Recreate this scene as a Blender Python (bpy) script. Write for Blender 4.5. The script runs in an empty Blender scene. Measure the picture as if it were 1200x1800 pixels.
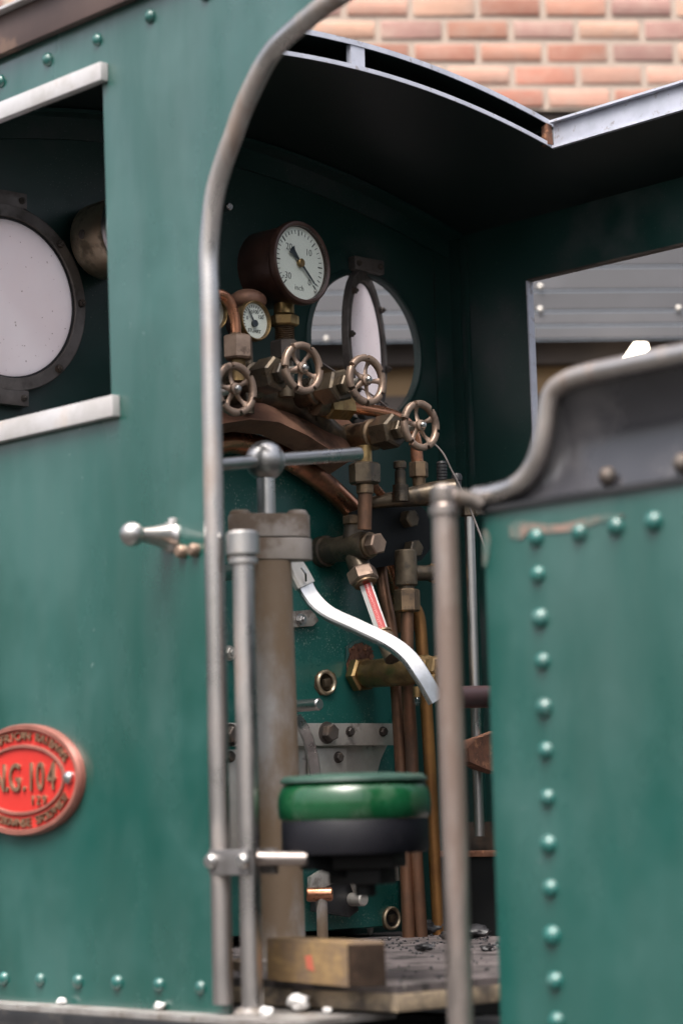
import bpy, bmesh, math, random
from mathutils import Vector, Matrix, noise
random.seed(7)
sc = bpy.context.scene
COL = sc.collection

# ------------------------------------------------------------------ camera
TH, PITCH, ROLL, FPX = math.radians(43), math.radians(7.24), .026, 4250.0
CAM = Vector((4.009, -2.505, .256))
FW = Vector((-math.cos(TH)*math.cos(PITCH), math.sin(TH)*math.cos(PITCH), math.sin(PITCH)))
_r = Vector((math.sin(TH), math.cos(TH), 0)); _u = _r.cross(FW)
RT = _r*math.cos(ROLL) - _u*math.sin(ROLL)
UP = _u*math.cos(ROLL) + _r*math.sin(ROLL)
cd = bpy.data.cameras.new('camera'); cam = bpy.data.objects.new('camera', cd); COL.objects.link(cam)
cam.matrix_world = Matrix(((RT.x, UP.x, -FW.x, CAM.x), (RT.y, UP.y, -FW.y, CAM.y), (RT.z, UP.z, -FW.z, CAM.z), (0, 0, 0, 1)))
cd.sensor_fit = 'VERTICAL'; cd.sensor_height = 36; cd.sensor_width = 24; cd.lens = 85
cd.clip_end = 500; cd.clip_start = .05
cd.dof.use_dof = True; cd.dof.focus_distance = 5.12; cd.dof.aperture_fstop = 2.8
sc.camera = cam

# ------------------------------------------------------------------ light: bright overcast
w = bpy.data.worlds.new('World'); sc.world = w; w.use_nodes = True
nt = w.node_tree; bg = nt.nodes['Background']
sky = nt.nodes.new('ShaderNodeTexSky'); sky.sky_type = 'NISHITA'; sky.sun_disc = False
SUN_EL, SUN_AZ = 62, -66          # azimuth of the direction TO the sun, degrees from +X
sky.sun_elevation = math.radians(SUN_EL); sky.sun_rotation = math.radians(90 - SUN_AZ)
sky.air_density = 1.0; sky.dust_density = 10.0; sky.ozone_density = 1.0
hs = nt.nodes.new('ShaderNodeHueSaturation'); hs.inputs['Saturation'].default_value = .58
nt.links.new(sky.outputs[0], hs.inputs['Color']); nt.links.new(hs.outputs[0], bg.inputs['Color'])
bg.inputs['Strength'].default_value = .15
sd = bpy.data.lights.new('sun', 'SUN'); sd.energy = 1.5; sd.angle = math.radians(40); sd.color = (1, .975, .95)
so = bpy.data.objects.new('sun', sd); COL.objects.link(so)
_e, _a = math.radians(SUN_EL), math.radians(SUN_AZ)
so.rotation_euler = Vector((math.cos(_e)*math.cos(_a), math.cos(_e)*math.sin(_a), math.sin(_e))).to_track_quat('Z', 'Y').to_euler()
so.location = (0, -4, 6)
sc.view_settings.view_transform = 'Standard'; sc.view_settings.look = 'None'
sc.view_settings.exposure = 1.15; sc.view_settings.gamma = 1; sc.view_settings.use_curve_mapping = False
sc.render.engine = 'CYCLES'
sc.cycles.use_denoising = True; sc.cycles.max_bounces = 8; sc.cycles.transparent_max_bounces = 12
sc.cycles.sample_clamp_indirect = 6

# ------------------------------------------------------------------ helpers
def P(x, y, ax, v):
    """point of the plane ax = v that the photograph shows at pixel x, y"""
    d = FW + RT*((x-600)/FPX) + UP*((900-y)/FPX)
    i = 'XYZ'.index(ax)
    return CAM + d*((v-CAM[i])/d[i])
def dep(p): return (Vector(p)-CAM).dot(FW)
def pr(px, p): return px*dep(p)/FPX          # size in metres of px pixels at p
V = Vector
EX, EY, EZ = V((1, 0, 0)), V((0, 1, 0)), V((0, 0, 1))

def frame(ax):
    ax = V(ax).normalized()
    up = EZ if abs(ax.z) < .9 else EX
    a = up.cross(ax).normalized(); b = ax.cross(a)
    return ax, a, b

class MB:
    def __init__(s): s.bm = bmesh.new()
    def lathe(s, o, ax, prof, n=32, rot=0, closed=False):
        """prof: (t along axis, radius)"""
        ax, a, b = frame(ax); o = V(o); rings = []
        for t, r in prof:
            if r <= 1e-6: rings.append([s.bm.verts.new(o+ax*t)])
            else: rings.append([s.bm.verts.new(o+ax*t+(a*math.cos(rot+2*math.pi*i/n)+b*math.sin(rot+2*math.pi*i/n))*r) for i in range(n)])
        prs = list(zip(rings, rings[1:]))
        if closed: prs.append((rings[-1], rings[0]))
        for A, B in prs:
            for i in range(n):
                j = (i+1) % n
                if len(A) == 1 and len(B) == 1: break
                if len(A) == 1: f = (A[0], B[j], B[i])
                elif len(B) == 1: f = (A[i], A[j], B[0])
                else: f = (A[i], A[j], B[j], B[i])
                try: s.bm.faces.new(f)
                except ValueError: pass
        return s
    def cyl(s, p0, p1, r0, r1=None, n=28, ch=.0, rot=0):
        p0, p1 = V(p0), V(p1); L = (p1-p0).length; r1 = r0 if r1 is None else r1
        ch = min(ch, L*.45, r0*.6, r1*.6)
        if ch > 0: prof = [(0, 0), (0, r0-ch), (ch, r0), (L-ch, r1), (L, r1-ch), (L, 0)]
        else: prof = [(0, 0), (0, r0), (L, r1), (L, 0)]
        return s.lathe(p0, p1-p0, prof, n, rot)
    def hex(s, p0, p1, r, rot=.26, ch=.12):
        """hexagonal nut, r = corner radius, with turned corner chamfers"""
        p0, p1 = V(p0), V(p1); L = (p1-p0).length
        c = r*ch
        s.lathe(p0, p1-p0, [(0, 0), (0, r*.86), (c, r), (L-c, r), (L, r*.86), (L, 0)], 6, rot)
        return s
    def sphere(s, c, r, sc_=(1, 1, 1), u=24, v=14):
        m = Matrix.Translation(V(c)) @ Matrix.Diagonal((sc_[0]*r, sc_[1]*r, sc_[2]*r, 1))
        bmesh.ops.create_uvsphere(s.bm, u_segments=u, v_segments=v, radius=1, matrix=m); return s
    def torus(s, c, ax, R, r, n=48, m=12, flat=1.0):
        prof = [(r*flat*math.sin(2*math.pi*k/m), R+r*math.cos(2*math.pi*k/m)) for k in range(m)]
        return s.lathe(c, ax, prof, n, closed=True)
    def ring(s, c, ax, ro, ri, t, n=64, ch=.0015):
        prof = [(0, ri), (0, ro), (t-ch, ro), (t, ro-ch), (t, ri+ch), (t-ch, ri)]
        return s.lathe(c, ax, prof, n, closed=True)
    def tube(s, pts, r, n=16, sub=8, rs=None, caps=True):
        """smooth pipe through pts; rs: radius at each point"""
        pts = [V(p) for p in pts]; rs = rs or [r]*len(pts)
        if len(pts) > 2 and sub > 1:
            out, ro = [], []
            for i in range(len(pts)-1):
                a, b, c, d = pts[max(i-1, 0)], pts[i], pts[i+1], pts[min(i+2, len(pts)-1)]
                if i == 0: a = b*2-c
                if i == len(pts)-2: d = c*2-b
                for k in range(sub):
                    t = k/sub
                    out.append(.5*((2*b)+(c-a)*t+(2*a-5*b+4*c-d)*t*t+(3*b-a-3*c+d)*t**3)); ro.append(rs[i]*(1-t)+rs[i+1]*t)
            out.append(pts[-1]); ro.append(rs[-1]); pts, rs = out, ro
        T = [(pts[min(i+1, len(pts)-1)]-pts[max(i-1, 0)]).normalized() for i in range(len(pts))]
        _, a, _b = frame(T[0]); rings = []
        for i, p in enumerate(pts):
            a = (a-T[i]*a.dot(T[i])).normalized(); b = T[i].cross(a)
            rings.append([s.bm.verts.new(p+(a*math.cos(2*math.pi*k/n)+b*math.sin(2*math.pi*k/n))*rs[i]) for k in range(n)])
        for A, B in zip(rings, rings[1:]):
            for i in range(n): s.bm.faces.new((A[i], A[(i+1) % n], B[(i+1) % n], B[i]))
        if caps: s.bm.faces.new(rings[0][::-1]); s.bm.faces.new(rings[-1])
        return s
    def box(s, c, size, rot=None, bev=.0):
        m = Matrix.Translation(V(c)) @ (rot.to_4x4() if rot else Matrix()) @ Matrix.Diagonal((*size, 1))
        g = bmesh.ops.create_cube(s.bm, size=1, matrix=m)
        if bev: 
            es = {e for v in g['verts'] for e in v.link_edges}
            bmesh.ops.bevel(s.bm, geom=list(es), offset=bev, segments=2, profile=.6, affect='EDGES')
        return s
    def bar(s, p0, p1, wv, hv, bev=.0):
        """bar from p0 to p1 with half-vectors wv, hv"""
        p0, p1, wv, hv = V(p0), V(p1), V(wv), V(hv)
        vs = [s.bm.verts.new(p+wv*i+hv*j) for p in (p0, p1) for i, j in ((-1, -1), (1, -1), (1, 1), (-1, 1))]
        fs = [(3, 2, 1, 0), (4, 5, 6, 7), (0, 1, 5, 4), (1, 2, 6, 5), (2, 3, 7, 6), (3, 0, 4, 7)]
        F = [s.bm.faces.new([vs[k] for k in f]) for f in fs]
        if bev:
            es = {e for f in F for e in f.edges}
            bmesh.ops.bevel(s.bm, geom=list(es), offset=bev, segments=2, profile=.6, affect='EDGES')
        return s
    def plate(s, outline, ext, holes=(), bev=.0):
        """flat plate: 3d outline polygon with holes, extruded by vector ext"""
        ext = V(ext); loops = [outline, *holes]
        if not holes:
            vs = [s.bm.verts.new(V(p)) for p in outline]; fs = [s.bm.faces.new(vs)]
        else:
            es = []
            for L in loops:
                vs = [s.bm.verts.new(V(p)) for p in L]
                es += [s.bm.edges.new((vs[i], vs[(i+1) % len(vs)])) for i in range(len(vs))]
            n = (V(outline[1])-V(outline[0])).cross(V(outline[2])-V(outline[1]))
            g = bmesh.ops.triangle_fill(s.bm, use_beauty=True, use_dissolve=False, edges=es)
            fs = [f for f in g['geom'] if isinstance(f, bmesh.types.BMFace)]
        g = bmesh.ops.extrude_face_region(s.bm, geom=fs)
        nv = [v for v in g['geom'] if isinstance(v, bmesh.types.BMVert)]
        bmesh.ops.translate(s.bm, verts=nv, vec=ext)
        if bev:
            nf = [f for f in g['geom'] if isinstance(f, bmesh.types.BMFace)]
            es = {e for f in nf for e in f.edges if any(lf not in nf for lf in e.link_faces)}
            bmesh.ops.bevel(s.bm, geom=list(es), offset=bev, segments=2, profile=.6, affect='EDGES')
        return s
    def ribbon(s, pts, wd, th, n_of, sub=8, bev=.0):
        """flat bar swept through pts; n_of: face normal; wd, th full width and thickness"""
        pts = [V(p) for p in pts]; out = []
        for i in range(len(pts)-1):
            a, b, c, d = pts[max(i-1, 0)], pts[i], pts[i+1], pts[min(i+2, len(pts)-1)]
            for k in range(sub):
                t = k/sub
                out.append(.5*((2*b)+(c-a)*t+(2*a-5*b+4*c-d)*t*t+(3*b-a-3*c+d)*t**3))
        out.append(pts[-1]); rings = []
        for i, p in enumerate(out):
            T = (out[min(i+1, len(out)-1)]-out[max(i-1, 0)]).normalized()
            n = V(n_of); n = (n-T*n.dot(T)).normalized(); b = T.cross(n)
            W, H = wd/2, th/2; e = min(W, H)*.45
            rings.append([s.bm.verts.new(p+b*x+n*y) for x, y in ((-W+e, -H), (W-e, -H), (W, -H+e), (W, H-e), (W-e, H), (-W+e, H), (-W, H-e), (-W, -H+e))])
        for A, B in zip(rings, rings[1:]):
            for i in range(8): s.bm.faces.new((A[i], A[(i+1) % 8], B[(i+1) % 8], B[i]))
        s.bm.faces.new(rings[0][::-1]); s.bm.faces.new(rings[-1])
        return s
    def grid(s, fn, nu, nv):
        g = [[s.bm.verts.new(fn(i/nu, j/nv)) for j in range(nv+1)] for i in range(nu+1)]
        for i in range(nu):
            for j in range(nv): s.bm.faces.new((g[i][j], g[i+1][j], g[i+1][j+1], g[i][j+1]))
        return s
    def jitter(s, a, seed=0):
        rnd = random.Random(seed)
        for v in s.bm.verts: v.co += V((rnd.uniform(-a, a), rnd.uniform(-a, a), rnd.uniform(-a, a)))
        return s
    def mesh(s, name, mat, ang=38, origin=None):
        bm = s.bm
        bmesh.ops.recalc_face_normals(bm, faces=bm.faces)
        ca = math.radians(ang)
        for f in bm.faces: f.smooth = True
        for e in bm.edges:
            e.smooth = not (len(e.link_faces) == 2 and e.calc_face_angle(0) > ca)
        if origin is None:
            xs = [v.co for v in bm.verts]
            origin = V([(min(c[k] for c in xs)+max(c[k] for c in xs))/2 for k in range(3)])
        bmesh.ops.translate(bm, verts=bm.verts, vec=-V(origin))
        me = bpy.data.meshes.new(name); bm.to_mesh(me); bm.free()
        me.materials.append(mat)
        return me, V(origin)
    def build(s, name, mat, parent=None, ang=38, label=None):
        me, o = s.mesh(name, mat, ang)
        return link(name, me, o, parent, label)

def link(name, me, loc, parent=None, label=None, rot=None):
    ob = bpy.data.objects.new(name, me); COL.objects.link(ob); ob.location = loc
    if rot: ob.rotation_euler = rot
    if parent is not None:
        ob.parent = parent; ob.matrix_parent_inverse = wmat(parent).inverted()
    if label: ob['label'] = label
    return ob
def wmat(o):
    m = Matrix.Translation(o.location) @ o.rotation_euler.to_matrix().to_4x4()
    if o.parent: m = wmat(o.parent) @ o.matrix_parent_inverse @ m
    return m
def tag(o, label, cat, group=None):
    o['label'] = label; o['category'] = cat
    if group: o['group'] = group
    return o
def thing(name, label, cat, loc, group=None):
    o = bpy.data.objects.new(name, None); COL.objects.link(o); o.location = loc; o.empty_display_size = .05
    return tag(o, label, cat, group)
def structure(o): o['kind'] = 'structure'; return o

def text_mesh(txt, size, ext, mat, o, ex, ey, name='lettering', parent=None, align='CENTER', bold=0.0, sx=1.0):
    cu = bpy.data.curves.new('t', 'FONT'); cu.body = txt; cu.size = size; cu.extrude = ext; cu.offset = bold
    cu.align_x = align; cu.align_y = 'CENTER'; cu.resolution_u = 3
    to = bpy.data.objects.new('t', cu); COL.objects.link(to)
    bpy.context.view_layer.update()
    dg = bpy.context.evaluated_depsgraph_get()
    me = bpy.data.meshes.new_from_object(to.evaluated_get(dg)); bpy.data.objects.remove(to); bpy.data.curves.remove(cu)
    ex, ey = V(ex).normalized(), V(ey).normalized(); ez = ex.cross(ey)
    for v in me.vertices: v.co = ex*v.co.x*sx+ey*v.co.y+ez*v.co.z
    me.materials.clear(); me.materials.append(mat); me.name = name
    return link(name, me, V(o), parent)

# ------------------------------------------------------------------ materials
MATS = {}
def mat(name, c1, c2=None, rough=.5, rough2=None, metal=0.0, scale=6.0, lo=.35, hi=.65, detail=8, bump=.0, bscale=None,
        dirt=None, dscale=20.0, dlo=.55, dhi=.62, damt=1.0, drough=.8, dmetal=0.0, spots=None, sscale=120.0, sth=.70, samt=.8, coat=0.0, coatr=.12,
        stretch=(1, 1, 1), rnd=0.0, spec=.5, dstretch=(1, 1, 1), sregion=0.0, hues=None):
    if name in MATS: return MATS[name]
    m = bpy.data.materials.new(name); m.use_nodes = True; n = m.node_tree.nodes; L = m.node_tree.links
    b = n['Principled BSDF']; tc = n.new('ShaderNodeTexCoord')
    def mapping(st):
        mp = n.new('ShaderNodeMapping'); L.new(tc.outputs['Object'], mp.inputs['Vector']); mp.inputs['Scale'].default_value = st
        if rnd is not None:
            oi = n.new('ShaderNodeObjectInfo'); cmb = n.new('ShaderNodeVectorMath'); cmb.operation = 'SCALE'
            cmb.inputs[0].default_value = (7.3, 3.1, 5.7); L.new(oi.outputs['Random'], cmb.inputs['Scale']); L.new(cmb.outputs[0], mp.inputs['Location'])
        return mp.outputs[0]
    def noise(sc_, det, vec, lo_, hi_):
        t = n.new('ShaderNodeTexNoise'); t.inputs['Scale'].default_value = sc_; t.inputs['Detail'].default_value = det; t.inputs['Roughness'].default_value = .6
        L.new(vec, t.inputs['Vector'])
        r = n.new('ShaderNodeMapRange'); r.inputs['From Min'].default_value = lo_; r.inputs['From Max'].default_value = hi_
        r.interpolation_type = 'SMOOTHSTEP'
        L.new(t.outputs['Fac'], r.inputs['Value']); return t.outputs['Fac'], r.outputs[0]
    def mix(fac, a, bb):
        x = n.new('ShaderNodeMix'); x.data_type = 'RGBA'; L.new(fac, x.inputs['Factor'])
        for k, q in ((6, a), (7, bb)):
            if isinstance(q, tuple): x.inputs[k].default_value = (*q, 1)
            else: L.new(q, x.inputs[k])
        return x.outputs[2]
    def fmix(fac, a, bb):
        x = n.new('ShaderNodeMix'); x.data_type = 'FLOAT'; L.new(fac, x.inputs['Factor'])
        for k, q in ((2, a), (3, bb)):
            if isinstance(q, (int, float)): x.inputs[k].default_value = q
            else: L.new(q, x.inputs[k])
        return x.outputs[0]
    vec = mapping(stretch); raw, fac = noise(scale, detail, vec, lo, hi)
    col = mix(fac, c1, c2 if c2 else tuple(x*.8 for x in c1))
    ro = fmix(fac, rough, rough2 if rough2 is not None else rough)
    me = None
    if hues:
        oi = n.new('ShaderNodeObjectInfo'); cr = n.new('ShaderNodeValToRGB'); cr.color_ramp.interpolation = 'CONSTANT'; els = cr.color_ramp.elements
        while len(els) < len(hues): els.new(.5)
        for q, (e_, h_) in enumerate(zip(els, hues)): e_.position = q/len(hues); e_.color = (*h_, 1)
        L.new(oi.outputs['Random'], cr.inputs[0])
        xm_ = n.new('ShaderNodeMix'); xm_.data_type = 'RGBA'; xm_.inputs[0].default_value = .75; L.new(col, xm_.inputs[6]); L.new(cr.outputs[0], xm_.inputs[7]); col = xm_.outputs[2]
    if rnd:
        oi = n.new('ShaderNodeObjectInfo'); hv = n.new('ShaderNodeHueSaturation')
        mr = n.new('ShaderNodeMapRange'); mr.inputs['To Min'].default_value = 1-rnd; mr.inputs['To Max'].default_value = 1+rnd
        L.new(oi.outputs['Random'], mr.inputs['Value']); L.new(mr.outputs[0], hv.inputs['Value']); L.new(col, hv.inputs['Color']); col = hv.outputs[0]
    if dirt:
        _, df = noise(dscale, 10, mapping(dstretch), dlo, dhi)
        mu = n.new('ShaderNodeMath'); mu.operation = 'MULTIPLY'; mu.inputs[1].default_value = damt; L.new(df, mu.inputs[0]); df = mu.outputs[0]
        col = mix(df, col, dirt); ro = fmix(df, ro, drough); me = fmix(df, float(metal), float(dmetal))
    if spots:
        _, sf = noise(sscale, 2, mapping((1, 1, 1)), sth, sth+.05)
        _, sg = noise(sregion or 3.0, 3, mapping((1, 1, 1)), .42, .62)
        mu = n.new('ShaderNodeMath'); mu.operation = 'MULTIPLY'; L.new(sf, mu.inputs[0]); L.new(sg, mu.inputs[1])
        mu2 = n.new('ShaderNodeMath'); mu2.operation = 'MULTIPLY'; mu2.inputs[1].default_value = samt; L.new(mu.outputs[0], mu2.inputs[0])
        col = mix(mu2.outputs[0], col, spots); ro = fmix(mu2.outputs[0], ro, .85)
    L.new(col, b.inputs['Base Color']); L.new(ro, b.inputs['Roughness'])
    if me is not None: L.new(me, b.inputs['Metallic'])
    else: b.inputs['Metallic'].default_value = metal
    b.inputs['Specular IOR Level'].default_value = spec
    if coat: b.inputs['Coat Weight'].default_value = coat; b.inputs['Coat Roughness'].default_value = coatr; b.inputs['Coat IOR'].default_value = 1.85 if coat == 1.0 else 1.5
    if coat == 1.0:
        _, cf = noise(2.6, 7, mapping((1, 1, .55)), .36, .64); L.new(fmix(cf, .09, .42), b.inputs['Coat Roughness'])
        _, cw = noise(5.5, 9, mapping((1.6, 1, .35)), .38, .66); L.new(fmix(cw, 1.0, .62), b.inputs['Coat Weight'])
    if bump:
        raw2, _ = noise(bscale or scale*3, 6, mapping((1, 1, 1)), 0, 1)
        bp = n.new('ShaderNodeBump'); bp.inputs['Strength'].default_value = bump; bp.inputs['Distance'].default_value = .004
        L.new(raw2, bp.inputs['Height']); L.new(bp.outputs[0], b.inputs['Normal'])
    MATS[name] = m; return m

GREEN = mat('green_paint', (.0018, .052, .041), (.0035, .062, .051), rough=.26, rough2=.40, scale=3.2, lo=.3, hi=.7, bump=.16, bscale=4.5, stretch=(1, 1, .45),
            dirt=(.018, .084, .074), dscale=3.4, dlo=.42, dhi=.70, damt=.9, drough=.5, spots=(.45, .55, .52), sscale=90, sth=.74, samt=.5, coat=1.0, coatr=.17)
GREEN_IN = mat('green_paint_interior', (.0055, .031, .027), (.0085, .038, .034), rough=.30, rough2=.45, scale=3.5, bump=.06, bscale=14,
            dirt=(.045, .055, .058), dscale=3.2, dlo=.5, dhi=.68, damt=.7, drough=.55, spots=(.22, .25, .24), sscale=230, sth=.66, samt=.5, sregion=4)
GREEN_BACK = mat('green_paint_backhead', (.011, .100, .084), (.017, .115, .10), rough=.25, rough2=.4, scale=4, bump=.07, bscale=22,
            dirt=(.05, .07, .07), dscale=4.0, dlo=.52, dhi=.70, damt=.6, drough=.5, spots=(.5, .52, .46), sscale=260, sth=.62, samt=.5, sregion=6)
BLACKM = mat('matt_black_paint', (.004, .005, .006), (.007, .008, .009), rough=.55, rough2=.7, scale=6, bump=.05, spec=.25)
ROOFP = mat('dark_roof_paint', (.004, .010, .0095), (.006, .013, .012), rough=.45, scale=3, spots=(.2, .2, .2), sscale=150, sth=.74)
BLACK = mat('black_paint', (.012, .013, .015), (.02, .02, .022), rough=.38, rough2=.5, scale=6, bump=.05, dirt=(.06, .05, .04), dscale=18, dlo=.6, dhi=.7, damt=.5)
BLACKG = mat('black_gloss_paint', (.018, .018, .022), (.03, .03, .036), rough=.2, rough2=.3, scale=4, bump=.04, dirt=(.12, .11, .11), dscale=7, dlo=.5, dhi=.75, damt=.4, coat=.5, coatr=.2)
STEEL = mat('bright_steel', (.56, .55, .54), (.42, .41, .40), rough=.26, rough2=.40, metal=1, scale=9, bump=.04, dirt=(.16, .11, .08), dscale=14, dlo=.60, dhi=.74, damt=.6, dmetal=.4, drough=.6)
WORN = mat('worn_steel', (.55, .53, .52), (.40, .37, .355), rough=.24, rough2=.40, metal=1.0, scale=7, bump=.06, dirt=(.17, .11, .075), dscale=9, dlo=.50, dhi=.68, damt=.75, dmetal=.3, drough=.6, dstretch=(1, 1, .25))
RAILB = mat('rusty_handrail', (.42, .375, .35), (.30, .255, .235), rough=.24, rough2=.40, metal=1.0, scale=7, bump=.08, dirt=(.10, .062, .045), dscale=7, dlo=.46, dhi=.64, damt=.85, dmetal=.3, drough=.6, dstretch=(1, 1, .25))
LEVER = mat('polished_lever_steel', (.66, .66, .66), (.46, .46, .45), rough=.22, rough2=.38, metal=1, scale=14, bump=.03, dirt=(.3, .28, .25), dscale=22, dlo=.64, dhi=.74, damt=.5, dmetal=.6, drough=.5)
ALU = mat('white_worn_strip', (.52, .51, .52), (.40, .385, .38), rough=.42, rough2=.55, metal=.35, scale=10, bump=.05, dirt=(.36, .30, .26), dscale=12, dlo=.55, dhi=.72, damt=.6)
FRAMEM = mat('grey_brown_frame_steel', (.17, .148, .14), (.115, .10, .095), rough=.4, rough2=.55, metal=.5, scale=14, bump=.12, bscale=60, dirt=(.06, .05, .045), dscale=20, dlo=.52, dhi=.66, damt=.7)
IRON = mat('dark_iron', (.060, .052, .048), (.10, .085, .075), rough=.42, rough2=.6, metal=.5, scale=16, bump=.18, bscale=60, dirt=(.11, .07, .045), dscale=24, dlo=.52, dhi=.66, damt=.6)
GREASE = mat('oily_dark_brass', (.095, .074, .053), (.165, .13, .09), rough=.26, rough2=.45, metal=.65, scale=18, bump=.15, bscale=50, dirt=(.035, .029, .024), dscale=16, dlo=.50, dhi=.62, damt=.8, dmetal=.3, drough=.4)
BRONZE = mat('weathered_bronze', (.38, .275, .21), (.25, .18, .14), rough=.42, rough2=.55, metal=.75, scale=22, bump=.12, bscale=70, dirt=(.07, .05, .04), dscale=26, dlo=.54, dhi=.66, damt=.75, dmetal=.4)
NUT = mat('brown_brass_nut', (.26, .18, .11), (.165, .115, .075), rough=.36, rough2=.5, metal=.8, scale=20, bump=.1, bscale=70, dirt=(.05, .038, .03), dscale=22, dlo=.52, dhi=.64, damt=.7, dmetal=.4)
BRASS = mat('aged_brass', (.40, .275, .125), (.25, .165, .075), rough=.28, rough2=.42, metal=.95, scale=18, bump=.06, dirt=(.09, .06, .03), dscale=20, dlo=.46, dhi=.64, damt=.75, dmetal=.5)
COPPER = mat('tarnished_copper', (.60, .28, .165), (.40, .175, .10), rough=.22, rough2=.36, metal=.9, scale=11, bump=.06, bscale=40, dirt=(.09, .055, .04), dscale=13, dlo=.52, dhi=.68, damt=.7, dmetal=.5)
COPPERD = mat('dull_brown_copper', (.27, .14, .085), (.17, .095, .062), rough=.32, rough2=.48, metal=.75, scale=12, bump=.1, bscale=45, dirt=(.05, .036, .028), dscale=12, dlo=.50, dhi=.66, damt=.7, dmetal=.4, dstretch=(1, 1, .3))
COPPERO = mat('orange_brown_copper', (.33, .165, .055), (.22, .105, .04), rough=.45, metal=.7, scale=9, bump=.08, dirt=(.09, .055, .035), dscale=10, dlo=.52, dhi=.7, damt=.6, dmetal=.4, dstretch=(1, 1, .25))
CAST = mat('brown_casting', (.20, .10, .068), (.30, .165, .11), rough=.44, rough2=.6, metal=.45, scale=10, bump=.22, bscale=90, dirt=(.045, .03, .024), dscale=8, dlo=.5, dhi=.68, damt=.8, dmetal=.3)
GAUGEB = mat('dark_brown_gauge_case', (.042, .022, .018), (.065, .034, .026), rough=.28, rough2=.4, metal=.3, scale=14, bump=.1, bscale=120)
NICKEL = mat('tarnished_nickel', (.62, .53, .39), (.40, .32, .22), rough=.28, rough2=.45, metal=.9, scale=9, bump=.05, dirt=(.09, .07, .045), dscale=12, dlo=.52, dhi=.66, damt=.8, dmetal=.5)
COLUMN = mat('worn_painted_column', (.47, .455, .455), (.30, .275, .255), rough=.42, rough2=.6, metal=.35, scale=5, bump=.1, bscale=40, dirt=(.17, .11, .06), dscale=5.0, dlo=.40, dhi=.58, damt=.92, dmetal=.1, drough=.7, dstretch=(1, 1, .5))
RUSTY = mat('brown_rust', (.16, .07, .04), (.08, .036, .024), rough=.85, scale=30, bump=.5, bscale=90, dirt=(.28, .13, .07), dscale=45, dlo=.55, dhi=.65)
GREYSTEEL = mat('grey_mill_steel', (.60, .57, .53), (.46, .43, .39), rough=.38, rough2=.55, metal=.7, scale=12, bump=.08, bscale=50, dirt=(.07, .055, .045), dscale=10, dlo=.55, dhi=.64, damt=.85, dmetal=.2, drough=.7)
RIMW = mat('pale_grey_edge_paint', (.46, .48, .56), (.38, .40, .47), rough=.35, scale=20, bump=.08, dirt=(.24, .22, .22), dscale=50, dlo=.58, dhi=.66, damt=.7)
WOOD = mat('weathered_pine', (.21, .135, .058), (.14, .088, .042), rough=.7, scale=4, stretch=(6, 6, 40), bump=.25, bscale=30, dirt=(.11, .075, .05), dscale=11, dlo=.46, dhi=.62, damt=.85)
ENDW = mat('dark_wood_end', (.016, .010, .007), (.030, .019, .013), rough=.85, spec=.15, scale=25, bump=.3, dirt=(.045, .026, .017), dscale=18)
PLANK = mat('dirty_floor_timber', (.32, .25, .17), (.21, .165, .12), rough=.75, scale=5, stretch=(3, 30, 30), bump=.3, bscale=25, dirt=(.08, .065, .055), dscale=11, dlo=.48, dhi=.64)
FLOORM = mat('sooty_floor_plate', (.16, .135, .135), (.085, .072, .072), rough=.6, rough2=.75, scale=9, bump=.35, bscale=40, dirt=(.035, .03, .03), dscale=14, dlo=.5, dhi=.62, spots=(.4, .36, .33), sscale=150, sth=.66)
FOOTP = mat('worn_footplate', (.30, .29, .28), (.19, .175, .165), rough=.5, metal=.3, scale=14, bump=.2, bscale=50, dirt=(.10, .08, .06), dscale=20, dlo=.52, dhi=.66)
LEATHER = mat('green_vinyl', (.003, .046, .015), (.006, .062, .024), rough=.14, rough2=.30, scale=9, bump=.45, bscale=14, coat=.4, dirt=(.05, .10, .06), dscale=14, dlo=.56, dhi=.70, damt=.5, drough=.5)
PIPING = mat('grey_green_vinyl_top', (.03, .065, .05), (.02, .05, .038), rough=.4, scale=8, bump=.1)
SEATB = mat('dark_seat_base', (.003, .0035, .006), (.006, .006, .009), rough=.5, spec=.3, scale=9, bump=.1, dirt=(.026, .024, .028), dscale=10, dlo=.52, dhi=.7, damt=.4)
RED = mat('red_enamel', (.50, .030, .024), (.44, .026, .020), rough=.3, scale=8, coat=.3)
PLATEB = mat('cast_brass_letters', (.27, .16, .10), (.19, .11, .07), rough=.38, metal=.5, scale=30, bump=.1)
PLATER = mat('plate_rim_brass', (.30, .115, .09), (.22, .085, .065), rough=.35, metal=.25, scale=20)
DIAL = mat('dial_enamel', (.92, .94, .89), (.86, .88, .83), rough=.4, scale=6)
INK = mat('black_print', (.06, .065, .07), rough=.5)
NEEDLE = mat('blued_needle', (.045, .055, .07), rough=.4, metal=.3)
COAL = mat('coal', (.018, .018, .02), (.05, .05, .055), rough=.35, scale=30, bump=.6, bscale=60)
PEBBLE = mat('white_pebble', (.72, .71, .70), (.55, .54, .53), rough=.7, scale=40, bump=.4)
RUBBER = mat('black_rubber', (.018, .018, .02), rough=.5)
REDG = mat('red_gauge_backing', (.62, .03, .03), rough=.4)
WHITEG = mat('white_gauge_backing', (.72, .70, .69), rough=.35)
PURPLE = mat('dark_brown_pipe_paint', (.045, .022, .024), (.03, .016, .017), rough=.45, scale=10)
BRICKM = mat('red_brick', (.50, .235, .165), (.58, .31, .22), rough=.85, scale=22, bump=.5, bscale=60, rnd=.16, hues=((.315, .140, .102), (.385, .200, .146), (.255, .160, .152), (.385, .250, .186), (.345, .148, .110), (.35, .210, .166)), dirt=(.38, .28, .23), dscale=9, dlo=.45, dhi=.7, damt=.55)
MORTAR = mat('pale_mortar', (.39, .315, .262), (.355, .285, .24), rough=.9, scale=30, bump=.3)
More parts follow.
